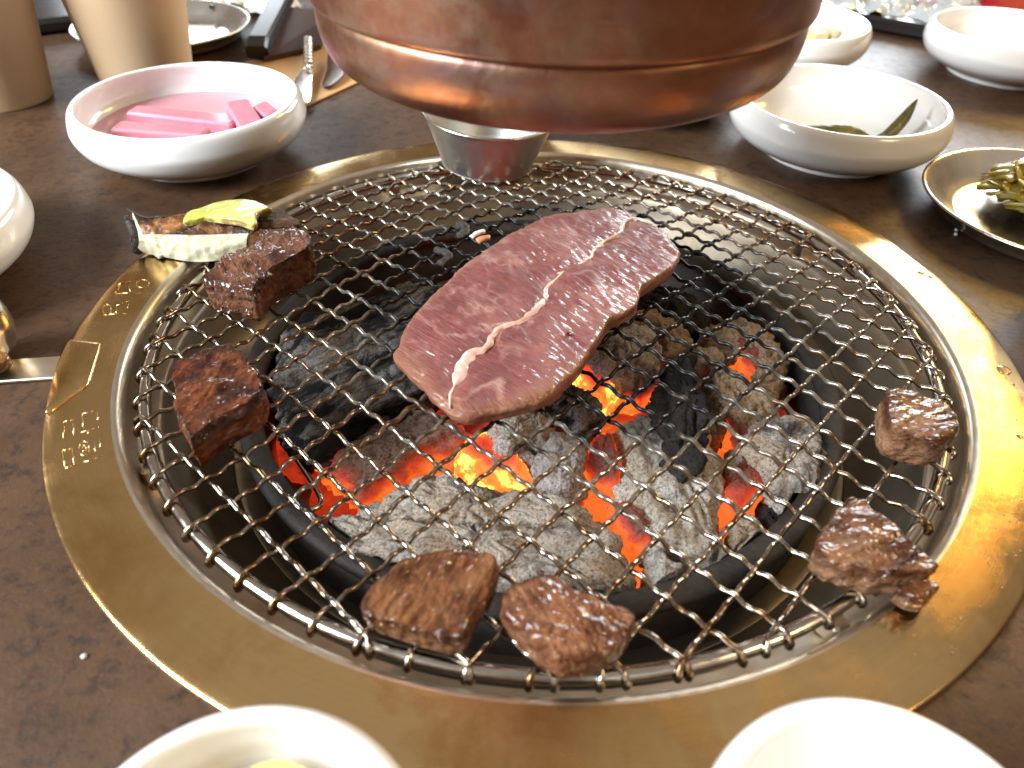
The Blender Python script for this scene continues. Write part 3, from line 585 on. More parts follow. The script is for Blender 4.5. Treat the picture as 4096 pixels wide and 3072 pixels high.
def ember_bed():
    V, F = [], []; n, m = 120, 34
    for i in range(m):
        r = 0.1085*(i/(m-1)) + 1e-5
        for k in range(n):
            a = 2*math.pi*k/n; x, y = r*math.cos(a), r*math.sin(a)
            z = -0.046 + 0.006*nz((x, y, 0), 55, 2) + 0.003*nz((x, y, 0), 140, 5) - 0.004*(r/0.11)**2
            V.append((x, y, z))
    for i in range(m-1):
        for k in range(n): l = (k+1) % n; F.append((i*n+k, (i+1)*n+k, (i+1)*n+l, i*n+l))
    return V, F
ge = ember_bed()
tag(obj('ember_bed', ge, 'ember_bed', loc=(0, 0, -0.054), attrs={'hgt': [0.5]*len(ge[0])}), 'dim red bed of small embers and ash at the bottom of the pot', 'embers', kind='stuff')

# ------------------------------------------------------------------ raw steak
STEAK = [(-49.8,-44.4),(-48.7,-38.8),(-47.3,-28.8),(-40.7,-8.7),(-32.2,9.3),(-20.0,30.5),(-6.1,50.3),(5.3,60.3),(10.8,59.2),(18.8,65.5),(31.7,68.1),(39.2,61.9),(47.2,54.4),(51.5,43.1),(53.9,30.9),(50.2,19.8),(41.0,7.1),(36.5,1.3),(34.4,-9.8),(28.9,-16.3),(24.3,-20.2),(21.6,-26.8),(13.4,-45.8),(7.1,-55.9),(1.1,-62.9),(-7.6,-67.5),(-17.3,-70.9),(-22.7,-71.9),(-26.9,-69.5),(-32.8,-63.6),(-38.3,-57.3),(-44.0,-51.5)]
SEAM = [(45.1,56.6),(36.7,59.9),(32.0,53.7),(29.6,43.4),(24.1,36.6),(19.5,28.8),(17.2,21.0),(13.6,15.5),(8.0,10.0),(4.0,3.0),(0.8,-3.6),(-0.2,-10.9),(-3.2,-17.9),(-6.7,-23.6),(-10.3,-26.5),(-14.5,-29.4),(-17.2,-34.5),(-18.5,-40.4),(-23.6,-43.5),(-25.4,-49.0),(-25.9,-54.2),(-27.0,-59.3),(-27.7,-64.9),(-26.9,-69.1)]
PCLOOP = [(8.0,8.6),(2.6,6.7),(-2.3,8.8),(-5.9,12.5),(-4.8,18.2),(-0.5,15.8)]
MEAT_A = [(-127.9,-8.9),(-125.5,-3.1),(-123.3,5.6),(-120.1,10.2),(-118.7,13.7),(-120.3,20.0),(-120.9,25.5),(-117.7,27.6),(-109.7,27.0),(-101.8,26.7),(-97.1,23.8),(-92.7,16.3),(-91.0,10.3),(-94.9,3.6),(-100.2,-2.7),(-103.2,-8.8),(-104.7,-14.8),(-104.5,-19.6),(-109.2,-18.0),(-117.8,-13.9),(-124.1,-11.5)]
MEAT_B = [(-119.4,-58.6),(-117.6,-52.7),(-112.2,-48.6),(-106.3,-46.6),(-98.7,-49.6),(-93.0,-56.8),(-87.0,-64.3),(-85.5,-70.6),(-88.0,-75.1),(-92.7,-78.8),(-96.4,-83.4),(-99.1,-88.9),(-100.8,-90.4),(-103.7,-86.7),(-108.6,-79.6),(-114.2,-69.1)]
MEAT_C = [(-40.2,-137.9),(-39.3,-133.0),(-35.6,-128.9),(-32.2,-124.8),(-28.0,-122.4),(-23.6,-120.2),(-16.6,-120.0),(-9.5,-120.6),(-8.5,-122.6),(-8.8,-130.9),(-11.2,-136.3),(-12.9,-140.5),(-14.2,-144.0),(-17.9,-145.3),(-24.4,-144.4),(-31.2,-142.6),(-37.6,-140.6)]
MEAT_D = [(-5.9,-133.6),(-2.9,-130.3),(2.0,-128.3),(4.1,-126.1),(7.3,-126.3),(11.4,-130.6),(16.2,-132.8),(19.7,-134.8),(24.0,-134.0),(27.0,-135.5),(25.8,-140.1),(23.9,-143.5),(20.9,-146.1),(16.8,-147.8),(12.7,-149.0),(9.4,-149.7),(6.1,-147.7),(1.8,-144.4),(-2.6,-140.4),(-5.2,-137.1)]
MEAT_E = [(111.8,-48.1),(115.4,-45.9),(120.3,-46.6),(126.7,-49.9),(130.0,-52.8),(130.6,-59.5),(127.7,-65.5),(121.8,-70.0),(117.4,-69.6),(113.3,-67.8),(109.3,-65.5),(108.5,-61.5),(110.0,-55.0)]
MEAT_F = [(74.5,-112.1),(76.0,-108.6),(80.0,-103.1),(83.7,-97.5),(88.0,-93.4),(91.7,-93.7),(94.3,-99.0),(97.1,-104.2),(100.6,-108.5),(103.5,-113.9),(104.3,-117.0),(100.1,-118.9),(93.9,-119.9),(88.2,-119.1),(82.3,-117.5),(77.0,-115.2)]
NUB = [(94.5,-120.9),(98.7,-118.3),(104.6,-117.5),(104.1,-120.6),(100.8,-123.4),(97.8,-123.7),(95.3,-122.4)]
YELLOW = [(-150.4,29.4),(-151.5,35.8),(-149.3,40.1),(-146.0,47.3),(-141.2,50.4),(-135.0,50.3),(-128.3,48.4),(-121.6,44.9),(-116.4,41.3),(-118.5,37.8),(-120.2,33.6),(-118.0,26.7),(-119.2,24.7),(-125.1,27.5),(-131.7,29.9),(-138.1,31.6),(-142.1,31.9),(-146.0,29.9)]
BROWNVEG = [(-124.2,42.6),(-122.4,47.0),(-117.9,50.9),(-113.3,48.8),(-108.2,42.7),(-104.3,37.5),(-109.0,34.6),(-120.9,32.5)]
ONION = [(-169.1,31.2),(-165.6,32.3),(-161.6,30.4),(-160.6,28.2),(-162.1,25.1),(-165.0,26.3)]
def prof_slab(t, r=0.35, inset=0.93, dome_h=0.0, rings=26):
    """bottom, rounded side wall, top"""
    pr = [(0.02, 0.0), (0.5, 0.0), (inset-0.06, 0.0), (inset, 0.03*t), (inset+(1-inset)*0.45, 0.16*t)]
    for a in np.linspace(0.25, 1.0, 6)[:-1]: pr.append((inset+(1-inset)*(0.55+0.45*a), a*(1-r)*t+0.02*t))
    for a in np.linspace(0, math.pi/2, 9): pr.append((1-0.055*(1-math.cos(a)), t*(1-r)+r*t*math.sin(a)))
    for s in np.linspace(0.93, 0.006, rings): pr.append((s, t+dome_h*(1-s*s)))
    return pr
ST = 0.0064
SEAM_P = np.array([q[:2] for q in spline_prof([(x, y) for x, y in SEAM], 8)])/1000
SEAM_W = np.interp(np.linspace(0, 23, len(SEAM_P)), [0, 3, 6, 9, 11, 12, 13.5, 15, 17, 18.5, 20, 21, 22, 23], [0.6, 0.9, 0.7, 0.6, 1.4, 1.6, 0.9, 1.2, 1.2, 2.2, 1.9, 0.6, 0.6, 0.2])/1000
def seam_dist(x, y):
    return np.sqrt(((SEAM_P-(x, y))**2).sum(1).min())
def steak_base(x, y): return dome(x, y)+0.0016
def steak_disp(p, nn, s, h):
    if nn[2] < -0.5: return 0.0
    d = 0.0011*nz(p, 45, 3.3) + 0.0006*nz(p, 120, 1.1) + 0.0004*nz(p, 330, 6.1)*(1.5-abs(nn[2]))
    if nn[2] > 0.5:
        l = p.x*0.58-p.y*0.81; w = p.x*0.81+p.y*0.58
        d += 0.00042*noise.noise(Vector((w*520, l*95, 3.0))) + 0.00022*noise.noise(Vector((w*1100, l*240, 7.0)))
        sd = seam_dist(p.x, p.y); d -= 0.0008*math.exp(-(sd/0.0030)**2)
    return d
steak = thing('raw_steak', 'large raw pinkish red steak slice with a white fat seam on the net', 'steak', (0, 0, 0.008))
g, at_ = lump(STEAK, prof_slab(ST, 0.30, 0.96, 0.0004, 70), steak_base, 330, steak_disp)
steak_body = obj('meat', g, 'raw_meat', steak, attrs=at_)
def ribbon(P, W, h):
    V, F = [], []; n = 9
    for i, q in enumerate(P):
        tt = P[min(i+1, len(P)-1)]-P[max(i-1, 0)]; tt = tt/np.linalg.norm(tt); nn = np.array([-tt[1], tt[0]])
        for k in range(n):
            s = -1+2*k/(n-1); x, y = q+nn*(W[i]*s*(1+0.6*nz((q[0], q[1], s*0.002), 330))+0.00035*nz((q[0], q[1], 1), 200))
            V.append((x, y, steak_base(x, y)+ST-0.0006+h*(1-s*s)*(0.7+0.5*nz((x, y, 0), 500))))
    for i in range(len(P)-1):
        for k in range(n-1): a = i*n+k; F.append((a, a+n, a+n+1, a+1))
    return V, F
obj('fat_seam', ribbon(SEAM_P, SEAM_W*1.15, 0.0010), 'fat', steak)
LOOP_P = np.array([q[:2] for q in spline_prof([(x, y) for x, y in PCLOOP], 6)])/1000
obj('fat_seam', ribbon(LOOP_P, [0.0007]*len(LOOP_P), 0.0006), 'fat', steak)
obj('blood_spot', ball((8.9e-3, -31.5e-3, steak_base(.0089, -.0315)+ST+0.0001), 0.0011, 10, 6, 0.35), 'blood', steak)

# ------------------------------------------------------------------ grilled pieces
def meat(label, poly, mat, t, seed, amp=1.0, inset=0.86, r=0.30, n=170, extra=None):
    c = centroid(resample(poly, 60)); tilt = (rnd.uniform(-.06, .06), rnd.uniform(-.06, .06))
    def base(x, y): return dome(x, y)+0.0012
    def disp(p, nn, s, h):
        if nn[2] < -0.5: return 0.0
        a, b = math.cos(seed), math.sin(seed); l = p.x*a+p.y*b; w = -p.x*b+p.y*a
        return amp*(0.0017*nz(p, 70, seed) + 0.0006*nz(p, 190, seed+2) + 0.0010*noise.noise(Vector((w*480, l*120, p.z*380+seed))) + 0.00022*nz(p, 800, seed+4))
    g, at_ = lump(poly, prof_slab(t, r, inset, 0.0006, 30), base, n, disp)
    at_['hgt'] = [h/t for h in at_['hgt']]
    if extra:
        root = thing('grilled_meat', label, 'meat', (c[0], c[1], base(*c)), 'grilled meat pieces on the net')
        obj('meat', g, mat, root, attrs=at_)
        ec = centroid(resample(extra[0], 40))
        g2, a2 = lump(extra[0], prof_slab(extra[1], 0.5, 0.8, 0.0008, 20), base, 90, disp); a2['hgt'] = [h/extra[1] for h in a2['hgt']]
        obj('meat_tip', g2, mat, root, attrs=a2)
        return root
    return tag(obj('grilled_meat', g, mat, loc=(c[0], c[1], base(*c)), attrs=at_), label, 'meat', 'grilled meat pieces on the net')
meat('glossy brown grilled meat piece at the front edge, left of its neighbour', MEAT_C, 'meat_brown', 0.010, 1.2, 0.8)
meat('pinkish brown grilled meat piece overhanging the front edge of the net', MEAT_D, 'meat_pinkish', 0.012, 2.9, 0.9)
meat('square grilled meat cube with a pale cut side at the right edge', MEAT_E, 'meat_grey', 0.013, 3.7, 0.7, inset=0.94)
meat('stringy grilled meat piece with a loose tip lying over the right rim', MEAT_F, 'meat_grey', 0.012, 0.5, 1.0, extra=(NUB, 0.007))
meat('dark wedge of charred grilled meat at the left edge of the net', MEAT_B, 'meat_dark', 0.014, 4.6, 0.9, inset=0.93)
meat('thick reddish brown grilled meat strip beside the charred vegetable slice', MEAT_A, 'meat_strip', 0.016, 5.4, 0.9, inset=0.92)

# ------------------------------------------------------------------ vegetables at the left rim
veg = thing('grilled_vegetable', 'white vegetable slice with charred brown skin lying on the left rim', 'vegetable', (-0.148, 0.031, 0.001))
def veg_geo(part):
    V, F = [], []; n = 70
    front_lo = spline_prof([(-174, 29.5, 1.5), (-160, 26.2, 1.2), (-146, 24.4, 1.2), (-126, 27.0, 3.0)], n//3)
    front_hi = spline_prof([(-167, 26.0, 12.0), (-158, 25.2, 13.0), (-145, 25.4, 13.4), (-123, 28.0, 14.0)], n//3)
    back_hi = spline_prof([(-175, 36.5, 17.0), (-164, 33.4, 15.6), (-152, 37.0, 16.8), (-142, 38.5, 17.0), (-121, 35.0, 16.0)], n//4)
    back_lo = spline_prof([(-176, 34.0, 2.0), (-160, 36.0, 1.5), (-145, 39.0, 1.5), (-122, 38.0, 2.0)], n//3)
    N = 60
    def rs(c): c = np.array(c); q = np.linspace(0, len(c)-1, N); return np.stack([np.interp(q, np.arange(len(c)), c[:, k]) for k in range(3)], 1)/1000
    fl, fh, bh, bl = map(rs, (front_lo, front_hi, back_hi, back_lo))
    strips = {'flesh': [(fl, fh)], 'skin': [(fh, bh), (bh, bl)]}[part]
    for A, B in strips:
        k0 = len(V); m = 14
        for i in range(N):
            for j in range(m+1):
                p = A[i]+(B[i]-A[i])*j/m
                bul = 0.0010*math.sin(math.pi*j/m)*(1 if part == 'flesh' else 0.7)
                no = np.array((0, -0.85, 0.3)) if part == 'flesh' else np.array((0, -0.2, 0.9))
                d = bul + 0.0007*nz(p, 160, 2) + 0.0006*nz(p, 420, 4) + (0.0012*nz(p, 90, 1) if part == 'skin' else 0)
                if j in (0, m): d *= 0.3
                V.append(tuple(p+no*d))
        for i in range(N-1):
            for j in range(m): a = k0+i*(m+1)+j; F.append((a, a+m+1, a+m+2, a+1))
        for e in (0, N-1):
            pass
    if part == 'flesh':   # close the bottom and both ends so the slice is solid
        k0 = len(V)
        for i in range(N): V += [tuple(fl[i]), tuple(bl[i])]
        for i in range(N-1): a = k0+2*i; F.append((a, a+1, a+3, a+2))
        for i in (0, N-1):
            k = len(V); V += [tuple(fl[i]), tuple(fh[i]), tuple(bh[i]), tuple(bl[i])]; F.append((k, k+1, k+2, k+3))
    return V, F
obj('flesh', veg_geo('flesh'), 'veg_flesh', veg)
obj('charred_skin', veg_geo('skin'), 'veg_skin', veg)
def curl(path, r, seed):
    return tube([tuple(np.array(q)/1000+np.array((nz(q, .4, seed), nz(q, .4, seed+3), nz(q, .4, seed+6)))*0.0006) for q in spline_prof(path, 6)], r, 8, flat=0.5)
obj('charred_end', join(curl([(-177.0, 37, 18.0), (-174, 35.5, 17.0), (-168, 33.5, 16.0), (-160, 34, 16.0)], 0.0007, 1), curl([(-178, 36, 15), (-177, 34, 10), (-175.5, 31, 5), (-175, 29.5, 1)], 0.0015, 2), curl([(-175.5, 33, 14), (-173.5, 30, 10), (-172.5, 28.5, 4), (-173.5, 29, 1)], 0.0017, 5)), 'charred', veg)
g, at_ = lump(YELLOW, prof_slab(0.0030, 0.5, 0.95, 0.0006, 26), lambda x, y: 0.0158 + 0.0012*math.sin((x+0.135)*110) + max(0, (y-0.036))*-0.10, 150,
              lambda p, nn, s, h: 0.0007*nz(p, 80, 2) + 0.0002*nz(p, 260, 5))
tag(obj('grilled_vegetable', g, 'veg_yellow', loc=(-0.134, 0.039, 0.0155), attrs=at_), 'bright yellow green vegetable slice on top of the charred slice', 'vegetable')
g, at_ = lump(BROWNVEG, prof_slab(0.011, 0.6, 0.9, 0.001, 20), lambda x, y: 0.003, 110, lambda p, nn, s, h: 0.0010*nz(p, 120, 2) + 0.0004*nz(p, 400, 5))
tag(obj('grilled_vegetable', g, 'veg_brown', loc=(-0.114, 0.043, 0.003), attrs=at_), 'dark brown grilled vegetable piece behind the reddish meat strip', 'vegetable')
g, at_ = lump(ONION, prof_slab(0.0016, 0.6, 0.85, 0.0006, 12), lambda x, y: 0.0008, 60, None)
tag(obj('onion_bit', g, 'onion', loc=(-0.164, 0.029, 0.0008), attrs=at_), 'small translucent bit poking out under the white vegetable slice', 'onion')

# burnt scraps stuck to the net behind the steak
def scrap(name, label, cat, pts, r, mat, seed):
    c = np.mean([p for p in pts], axis=0)
    P = [(x/1000, y/1000, dome(x/1000, y/1000)+0.0012+z/1000) for x, y, z in pts]
    g = tube(spline_prof(P, 5), r, 9, flat=0.75)
    V = [tuple(np.array(v)+0.4*r*np.array((nz(v, 500, seed), nz(v, 500, seed+2), nz(v, 500, seed+4)))) for v in g[0]]
    return tag(obj(name, (V, g[1]), mat, loc=P[len(P)//2]), label, cat)
scrap('burnt_scrap', 'black burnt scrap stuck on the net behind the steak', 'scrap', [(-40, 56, 0), (-37, 53, 1.2), (-36, 48, 1.0), (-38, 44, 0)], 0.0021, 'charred', 1)
scrap('burnt_scrap', 'black crusty scrap on the net along the steak edge', 'scrap', [(-46, 33, 0), (-42, 29, 1), (-40, 25, 0.8), (-43, 21, 0)], 0.0019, 'charred', 3)
scrap('food_scrap', 'tiny white scrap on the net behind the steak', 'scrap', [(-33, 45, 0), (-30.5, 48, 0.6), (-28, 50.5, 0)], 0.0013, 'crumb_white', 4)
scrap('food_scrap', 'tiny orange scrap on the net behind the steak', 'scrap', [(-30, 41, 0), (-27, 43.5, 0.5), (-25, 44.5, 0)], 0.0016, 'crumb_orange', 6)

# drops and smears of fat on the flange
for x, y, r, lab in ((168.3, -16.5, 2.6, 'large clear fat drop on the right rim'), (161.0, 49.0, 1.6, 'small fat drop on the far right rim'), (164.0, 46.0, 1.1, 'tiniest fat drop beside another on the far right rim'), (158.5, -52, 1.3, 'fat drop on the right rim near the meat cube')):
    x, y, r = x/1000, y/1000, r/1000
    tag(obj('fat_drop', ball((x, y, 0.0004), r, 18, 8, 0.34), 'grease_drop', loc=(x, y, 0.0004)), lab, 'drop', 'fat drops on the grill rim')
def smear():
    rr_ = random.Random(5); geos = []
    for k in range(0):
        x = rr_.uniform(-106, -62)/1000; y = -0.128-(x+0.106)*0.42+rr_.uniform(-0.006, 0.006); a = rr_.uniform(0.2, 1.1); l = rr_.uniform(0.0008, 0.0035)
        if not 0.156 < math.hypot(x, y) < 0.172: continue
        p = [(x-l*math.cos(a), y-l*math.sin(a), 0.0005), (x, y+rr_.uniform(-.0006, .0006), 0.0008), (x+l*math.cos(a), y+l*math.sin(a), 0.0005)]
        geos.append(tube(spline_prof(p, 4), [0.0002]+[rr_.uniform(0.0002, 0.0004)]*(len(spline_prof(p, 4))-2)+[0.0002], 6, flat=0.5))
    for k in range(60):
        a = rr_.uniform(-0.95, 0.15); r = rr_.uniform(0.155, 0.171); geos.append(ball((r*math.cos(a), r*math.sin(a), 0.0005), rr_.uniform(0.0002, 0.00045), 8, 4, 0.4))
    return join(*geos)
tag(obj('grease_spatter', smear(), 'grease_smear', loc=(0, -0.16, 0.0005)), 'dried grease specks spattered over the right side of the golden rim', 'grease', kind='stuff')

# ------------------------------------------------------------------ copper exhaust hood over the fire
HX, HY = -0.001, 0.020
hood = thing('exhaust_hood', 'round copper exhaust hood hanging low over the net', 'exhaust hood', (HX, HY, 0.088))
obj('lower_shell', lathe(spline_prof([(0.0500, 0.0898), (0.0560, 0.0894), (0.0630, 0.0909), (0.0690, 0.0936), (0.0728, 0.0968), (0.0748, 0.1010), (0.0757, 0.1060), (0.0756, 0.1100), (0.0746, 0.1126), (0.0735, 0.1150)], 7), 200, (HX, HY, 0)), 'copper', hood)
obj('upper_shell', lathe(spline_prof([(0.0742, 0.1129), (0.0756, 0.1121), (0.0768, 0.1124), (0.0774, 0.1136), (0.0775, 0.117), (0.0778, 0.125), (0.0785, 0.150), (0.0785, 0.185), (0.070, 0.225), (0.050, 0.255), (0.040, 0.29)], 6), 200, (HX, HY, 0)), 'copper', hood)
obj('liner', lathe(spline_prof([(0.0500, 0.0898), (0.0480, 0.092), (0.052, 0.110), (0.050, 0.20), (0.036, 0.26)], 6), 120, (HX, HY, 0)), 'iron', hood)
obj('duct_pipe', lathe([(0.040, 0.285), (0.040, 0.90)], 64, (HX, HY, 0)), 'copper', hood)

# ------------------------------------------------------------------ steel sauce cup at the back of the net
def tilt_geo(g, c, ax, ang):
    R_ = Matrix.Rotation(ang, 3, ax); c = Vector(c); return [tuple(R_ @ (Vector(v)-c)+c) for v in g[0]], g[1]
CX, CY = -0.0348, 0.1372
cup = thing('sauce_cup', 'small steel sauce cup standing at the back of the net', 'cup', (CX, CY, 0.0006))
wall = lathe(spline_prof([(0.0005, 0.0), (0.0215, 0.0), (0.0236, 0.0012), (0.0248, 0.004)], 4) + [(0.0251, 0.0050), (0.0290, 0.0150), (0.0331, 0.0257), (0.0334, 0.0266)] + [(0.0328, 0.0266), (0.0325, 0.0256), (0.0284, 0.0150), (0.0246, 0.0052), (0.0242, 0.0042), (0.0225, 0.0018), (0.0005, 0.0014)], 96, (CX, CY, 0.0006))
obj('wall', tilt_geo(wall, (CX, CY, 0), 'Y', 0.06), 'cup_steel', cup)
obj('rolled_rim', tilt_geo(lathe([(0.0336+0.0008*math.cos(a), 0.0268+0.0008*math.sin(a)) for a in np.linspace(0, 2*math.pi, 10, endpoint=False)], 96, (CX, CY, 0.0006), close=True), (CX, CY, 0), 'Y', 0.06), 'steel', cup)

# ------------------------------------------------------------------ white bowls
BOWL = spline_prof([(0.0330, 0.0040), (0.0350, 0.0), (0.0366, 0.0002), (0.0370, 0.0034), (0.0455, 0.0056), (0.0545, 0.0115), (0.0582, 0.0182), (0.0582, 0.0230), (0.0570, 0.0275), (0.0555, 0.0297), (0.0540, 0.0300), (0.0527, 0.0290), (0.0535, 0.0230), (0.0520, 0.0165), (0.0450, 0.0110), (0.0330, 0.0085), (0.0005, 0.0080)], 5)
DISH = spline_prof([(0.0190, 0.0030), (0.0205, 0.0), (0.0218, 0.0003), (0.0222, 0.0035), (0.0290, 0.0080), (0.0330, 0.0150), (0.0342, 0.0215), (0.0335, 0.0270), (0.0318, 0.0297), (0.0303, 0.0300), (0.0292, 0.0285), (0.0296, 0.0220), (0.0270, 0.0130), (0.0200, 0.0085), (0.0005, 0.0075)], 5)
bowl_mesh = dish_mesh = None
def bowl(label, x, y, small=False, rz=0.0):
    global bowl_mesh, dish_mesh
    src = dish_mesh if small else bowl_mesh
    if src is None:
        o = obj('small_bowl' if small else 'bowl', lathe(DISH if small else BOWL, 128), 'ceramic'); 
        if small: dish_mesh = o
        else: bowl_mesh = o
    else: o = src.copy(); COL.objects.link(o)
    o.location = (x, y, TABLE_Z); o.rotation_euler = (0, 0, rz)
    return tag(o, label, 'bowl', 'small white dipping bowls' if small else 'white side dish bowls')
bowl('white bowl holding pink pickled radish in brine', -0.1895, 0.1375)
bowl('white bowl with dark green pickled leaves right of the hood', 0.1545, 0.1825)
bowl('white bowl in the far right corner with one brown bit in it', 0.3162, 0.3366)
bowl('white bowl with pale cubes half hidden behind the hood', 0.158, 0.340)
bowl('white bowl cut off by the left edge above the steel tool', -0.2640, 0.0010)
bowl('white bowl showing only its base under the hood', 0.0560, 0.2440)
bowl('small white bowl with a yellow slice at the bottom left', -0.0453, -0.2044, True)
bowl('small empty white bowl at the bottom right', 0.0657, -0.1941, True)
bowl('white bowl barely entering the right edge below the steel plate', 0.2240, 0.0160, True)

# pink radish
g = lathe([(0.0005, 0.0), (0.0465, 0.0)], 80, (-0.1895, 0.1375, TABLE_Z+0.0135))
g2 = lathe([(0.0502, 0.0), (0.030, 0.0002), (0.0005, 0.0002)], 80, (-0.1895, 0.1375, TABLE_Z+0.0152))
tag(obj('brine', g2, 'brine', loc=(-0.1895, 0.1375, TABLE_Z+0.010)), 'pink pickling brine filling the radish bowl', 'brine')
RG = 'pink radish sticks'
def stick(label, c, s, rz, tilt=(0, 0)):
    return tag(obj('radish_stick', box(c, s, rz, 0.0011, tilt), 'radish', loc=c, smooth=False), label, 'radish', RG)
stick('longest pink radish stick lying across the brine', (-0.1950, 0.1395, 0.0075), (0.060, 0.0115, 0.0105), -0.14)
stick('pink radish stick leaning up at the right side of its bowl', (-0.1640, 0.1430, 0.0085), (0.024, 0.0130, 0.012), -0.95, (0.0, 0.25))
stick('pale pink radish stick end against the bowl wall', (-0.1540, 0.1500, 0.0105), (0.012, 0.0090, 0.010), -0.7, (0.1, 0.2))
stick('lower pink radish stick nearest the bowl front', (-0.2000, 0.1225, 0.0072), (0.048, 0.0115, 0.0100), -0.05)

# leaves
def leaf(label, path, w, seed):
    P = spline_prof([(x/1000, y/1000, z/1000) for x, y, z in path], 8); V, F = [], []; n = 9; m = len(P)
    for i, q in enumerate(P):
        tt = Vector(P[min(i+1, m-1)]-P[max(i-1, 0)]).normalized(); si = tt.cross(Vector((0, -0.5, 0.8))).normalized(); up = si.cross(tt)
        ww = w*math.sin(math.pi*min(1, (i+0.6)/(m+0.2)))**0.6
        for k in range(n):
            s = -1+2*k/(n-1); V.append(tuple(Vector(q)+si*s*ww+up*(0.0022*(1-s*s)+0.0009*nz((q[0], q[1], s*.01), 260, seed))))
    for i in range(m-1):
        for k in range(n-1): a = i*n+k; F.append((a, a+n, a+n+1, a+1))
    k0 = len(V); V += [(x, y, z-0.0006) for x, y, z in V]; F += [tuple(k0+j for j in f[::-1]) for f in F]
    return tag(obj('pickled_leaf', (V, F), 'leaf', loc=P[m//2]), label, 'leaf', 'pickled green leaves')
leaf('curled pickled leaf lying flat in the leaf bowl', [(130, 186, 8), (142, 181, 9), (154, 177, 10.5), (165, 178, 11), (174, 173, 8.5)], 0.0050, 1)
leaf('pickled leaf tip sticking up against its bowl wall', [(171, 170, 8), (181, 174, 11), (190, 181, 18), (196, 187, 26)], 0.0032, 2)
leaf('small dark pickled leaf end at the left of the leaf bowl', [(124, 190, 9), (131, 186, 9), (138, 184, 8)], 0.0030, 4)
for k, (x, y, r, lab) in enumerate(((0.186, 0.352, 0.3, 'pale pickle cube nearest the hood in its bowl'), (0.196, 0.359, 0.9, 'pale pickle cube at the right in the bowl behind the hood'), (0.176, 0.362, 1.3, 'pale pickle cube at the back of the bowl behind the hood'))):
    tag(obj('pickle_cube', box((x, y, 0.0075), (0.011, 0.011, 0.009), r, 0.0006), 'pale_pickle', loc=(x, y, 0.0075), smooth=False), lab, 'pickle', 'pale pickle cubes')
tag(obj('food_bit', tube(spline_prof([(0.316, 0.324, 0.0085), (0.322, 0.3235, 0.012), (0.330, 0.324, 0.0095)], 6), 0.0040, 12, flat=0.7), 'brown_bit', loc=(0.322, 0.324, 0.009)), 'single brown bit inside the far right bowl', 'food')
g, at_ = lump([(-62, -198), (-58, -186), (-48, -178.5), (-37, -181), (-31, -190), (-36, -202), (-50, -205)], prof_slab(0.004, 0.5, 0.95, 0.0004, 10), lambda x, y: 0.0085+max(0, y+0.2)*0.30, 60, None)
tag(obj('pickle_slice', g, 'yellow_slice', loc=(-0.045, -0.2, 0.0085), attrs=at_), 'yellow pickle slice inside the bottom left bowl', 'pickle')

# ------------------------------------------------------------------ steel plates
PLATE = spline_prof([(0.0005, 0.0005), (0.038, 0.0005), (0.046, 0.0020), (0.054, 0.0075), (0.0595, 0.0112), (0.0612, 0.0116), (0.0616, 0.0106), (0.0600, 0.0092), (0.055, 0.0055), (0.047, 0.0003), (0.0005, -0.0002)], 5)
p1 = tag(obj('steel_plate', lathe(PLATE, 128), 'steel'), 'round steel plate heaped with yellow shredded vegetables', 'plate', None); p1.location = (0.2425, 0.1055, TABLE_Z+0.0006)
p2 = p1.copy(); COL.objects.link(p2); p2.location = (-0.2885, 0.3265, TABLE_Z+0.0006); tag(p2, 'empty shiny steel plate behind the kraft paper cups', 'plate')
for q in (p1, p2): q['group'] = 'round steel plates'
def heap():
    rr_ = random.Random(3); geos = []
    for k in range(420):
        a = rr_.uniform(0, 6.28); r = 0.024*math.sqrt(rr_.random()); x, y = 0.246+r*math.cos(a)*1.0, 0.116+r*math.sin(a)*1.25
        h = 0.003+0.022*max(0, 1-(r/0.028)**2)*rr_.uniform(0.4, 1.0); d = rr_.uniform(0, 6.28); l = rr_.uniform(0.004, 0.011); c = rr_.uniform(-1, 1)
        p = [(x-l*math.cos(d), y-l*math.sin(d), h-0.002), (x+0.004*c*math.sin(d), y-0.004*c*math.cos(d), h+rr_.uniform(0, .003)), (x+l*math.cos(d+c*.7), y+l*math.sin(d+c*.7), h-rr_.uniform(0, .004))]
        p = [(u, v, max(w, 0.0018)) for u, v, w in p]
        geos.append(tube(spline_prof(p, 4), rr_.choice([0.0006, 0.0009, 0.0016, 0.0026, 0.0036]), 7, flat=rr_.uniform(0.2, 0.5)))
    return join(*geos)
tag(obj('shredded_vegetables', heap(), 'shreds', loc=(0.236, 0.114, 0.0)), 'heap of yellow shredded vegetables on the right steel plate', 'vegetables', kind='stuff')
tag(obj('green_reflection', tube(spline_prof([(0.1905, 0.1350, 0.0085), (0.1925, 0.1385, 0.0085), (0.1965, 0.1410, 0.0078)], 5), 0.0010, 8, flat=0.6), 'reflection_green', loc=(0.1925, 0.1385, 0.0078)), 'bright green strip standing in for a reflection on the plate edge', 'reflection')  # green reflection in the steel, added as a small coloured strip

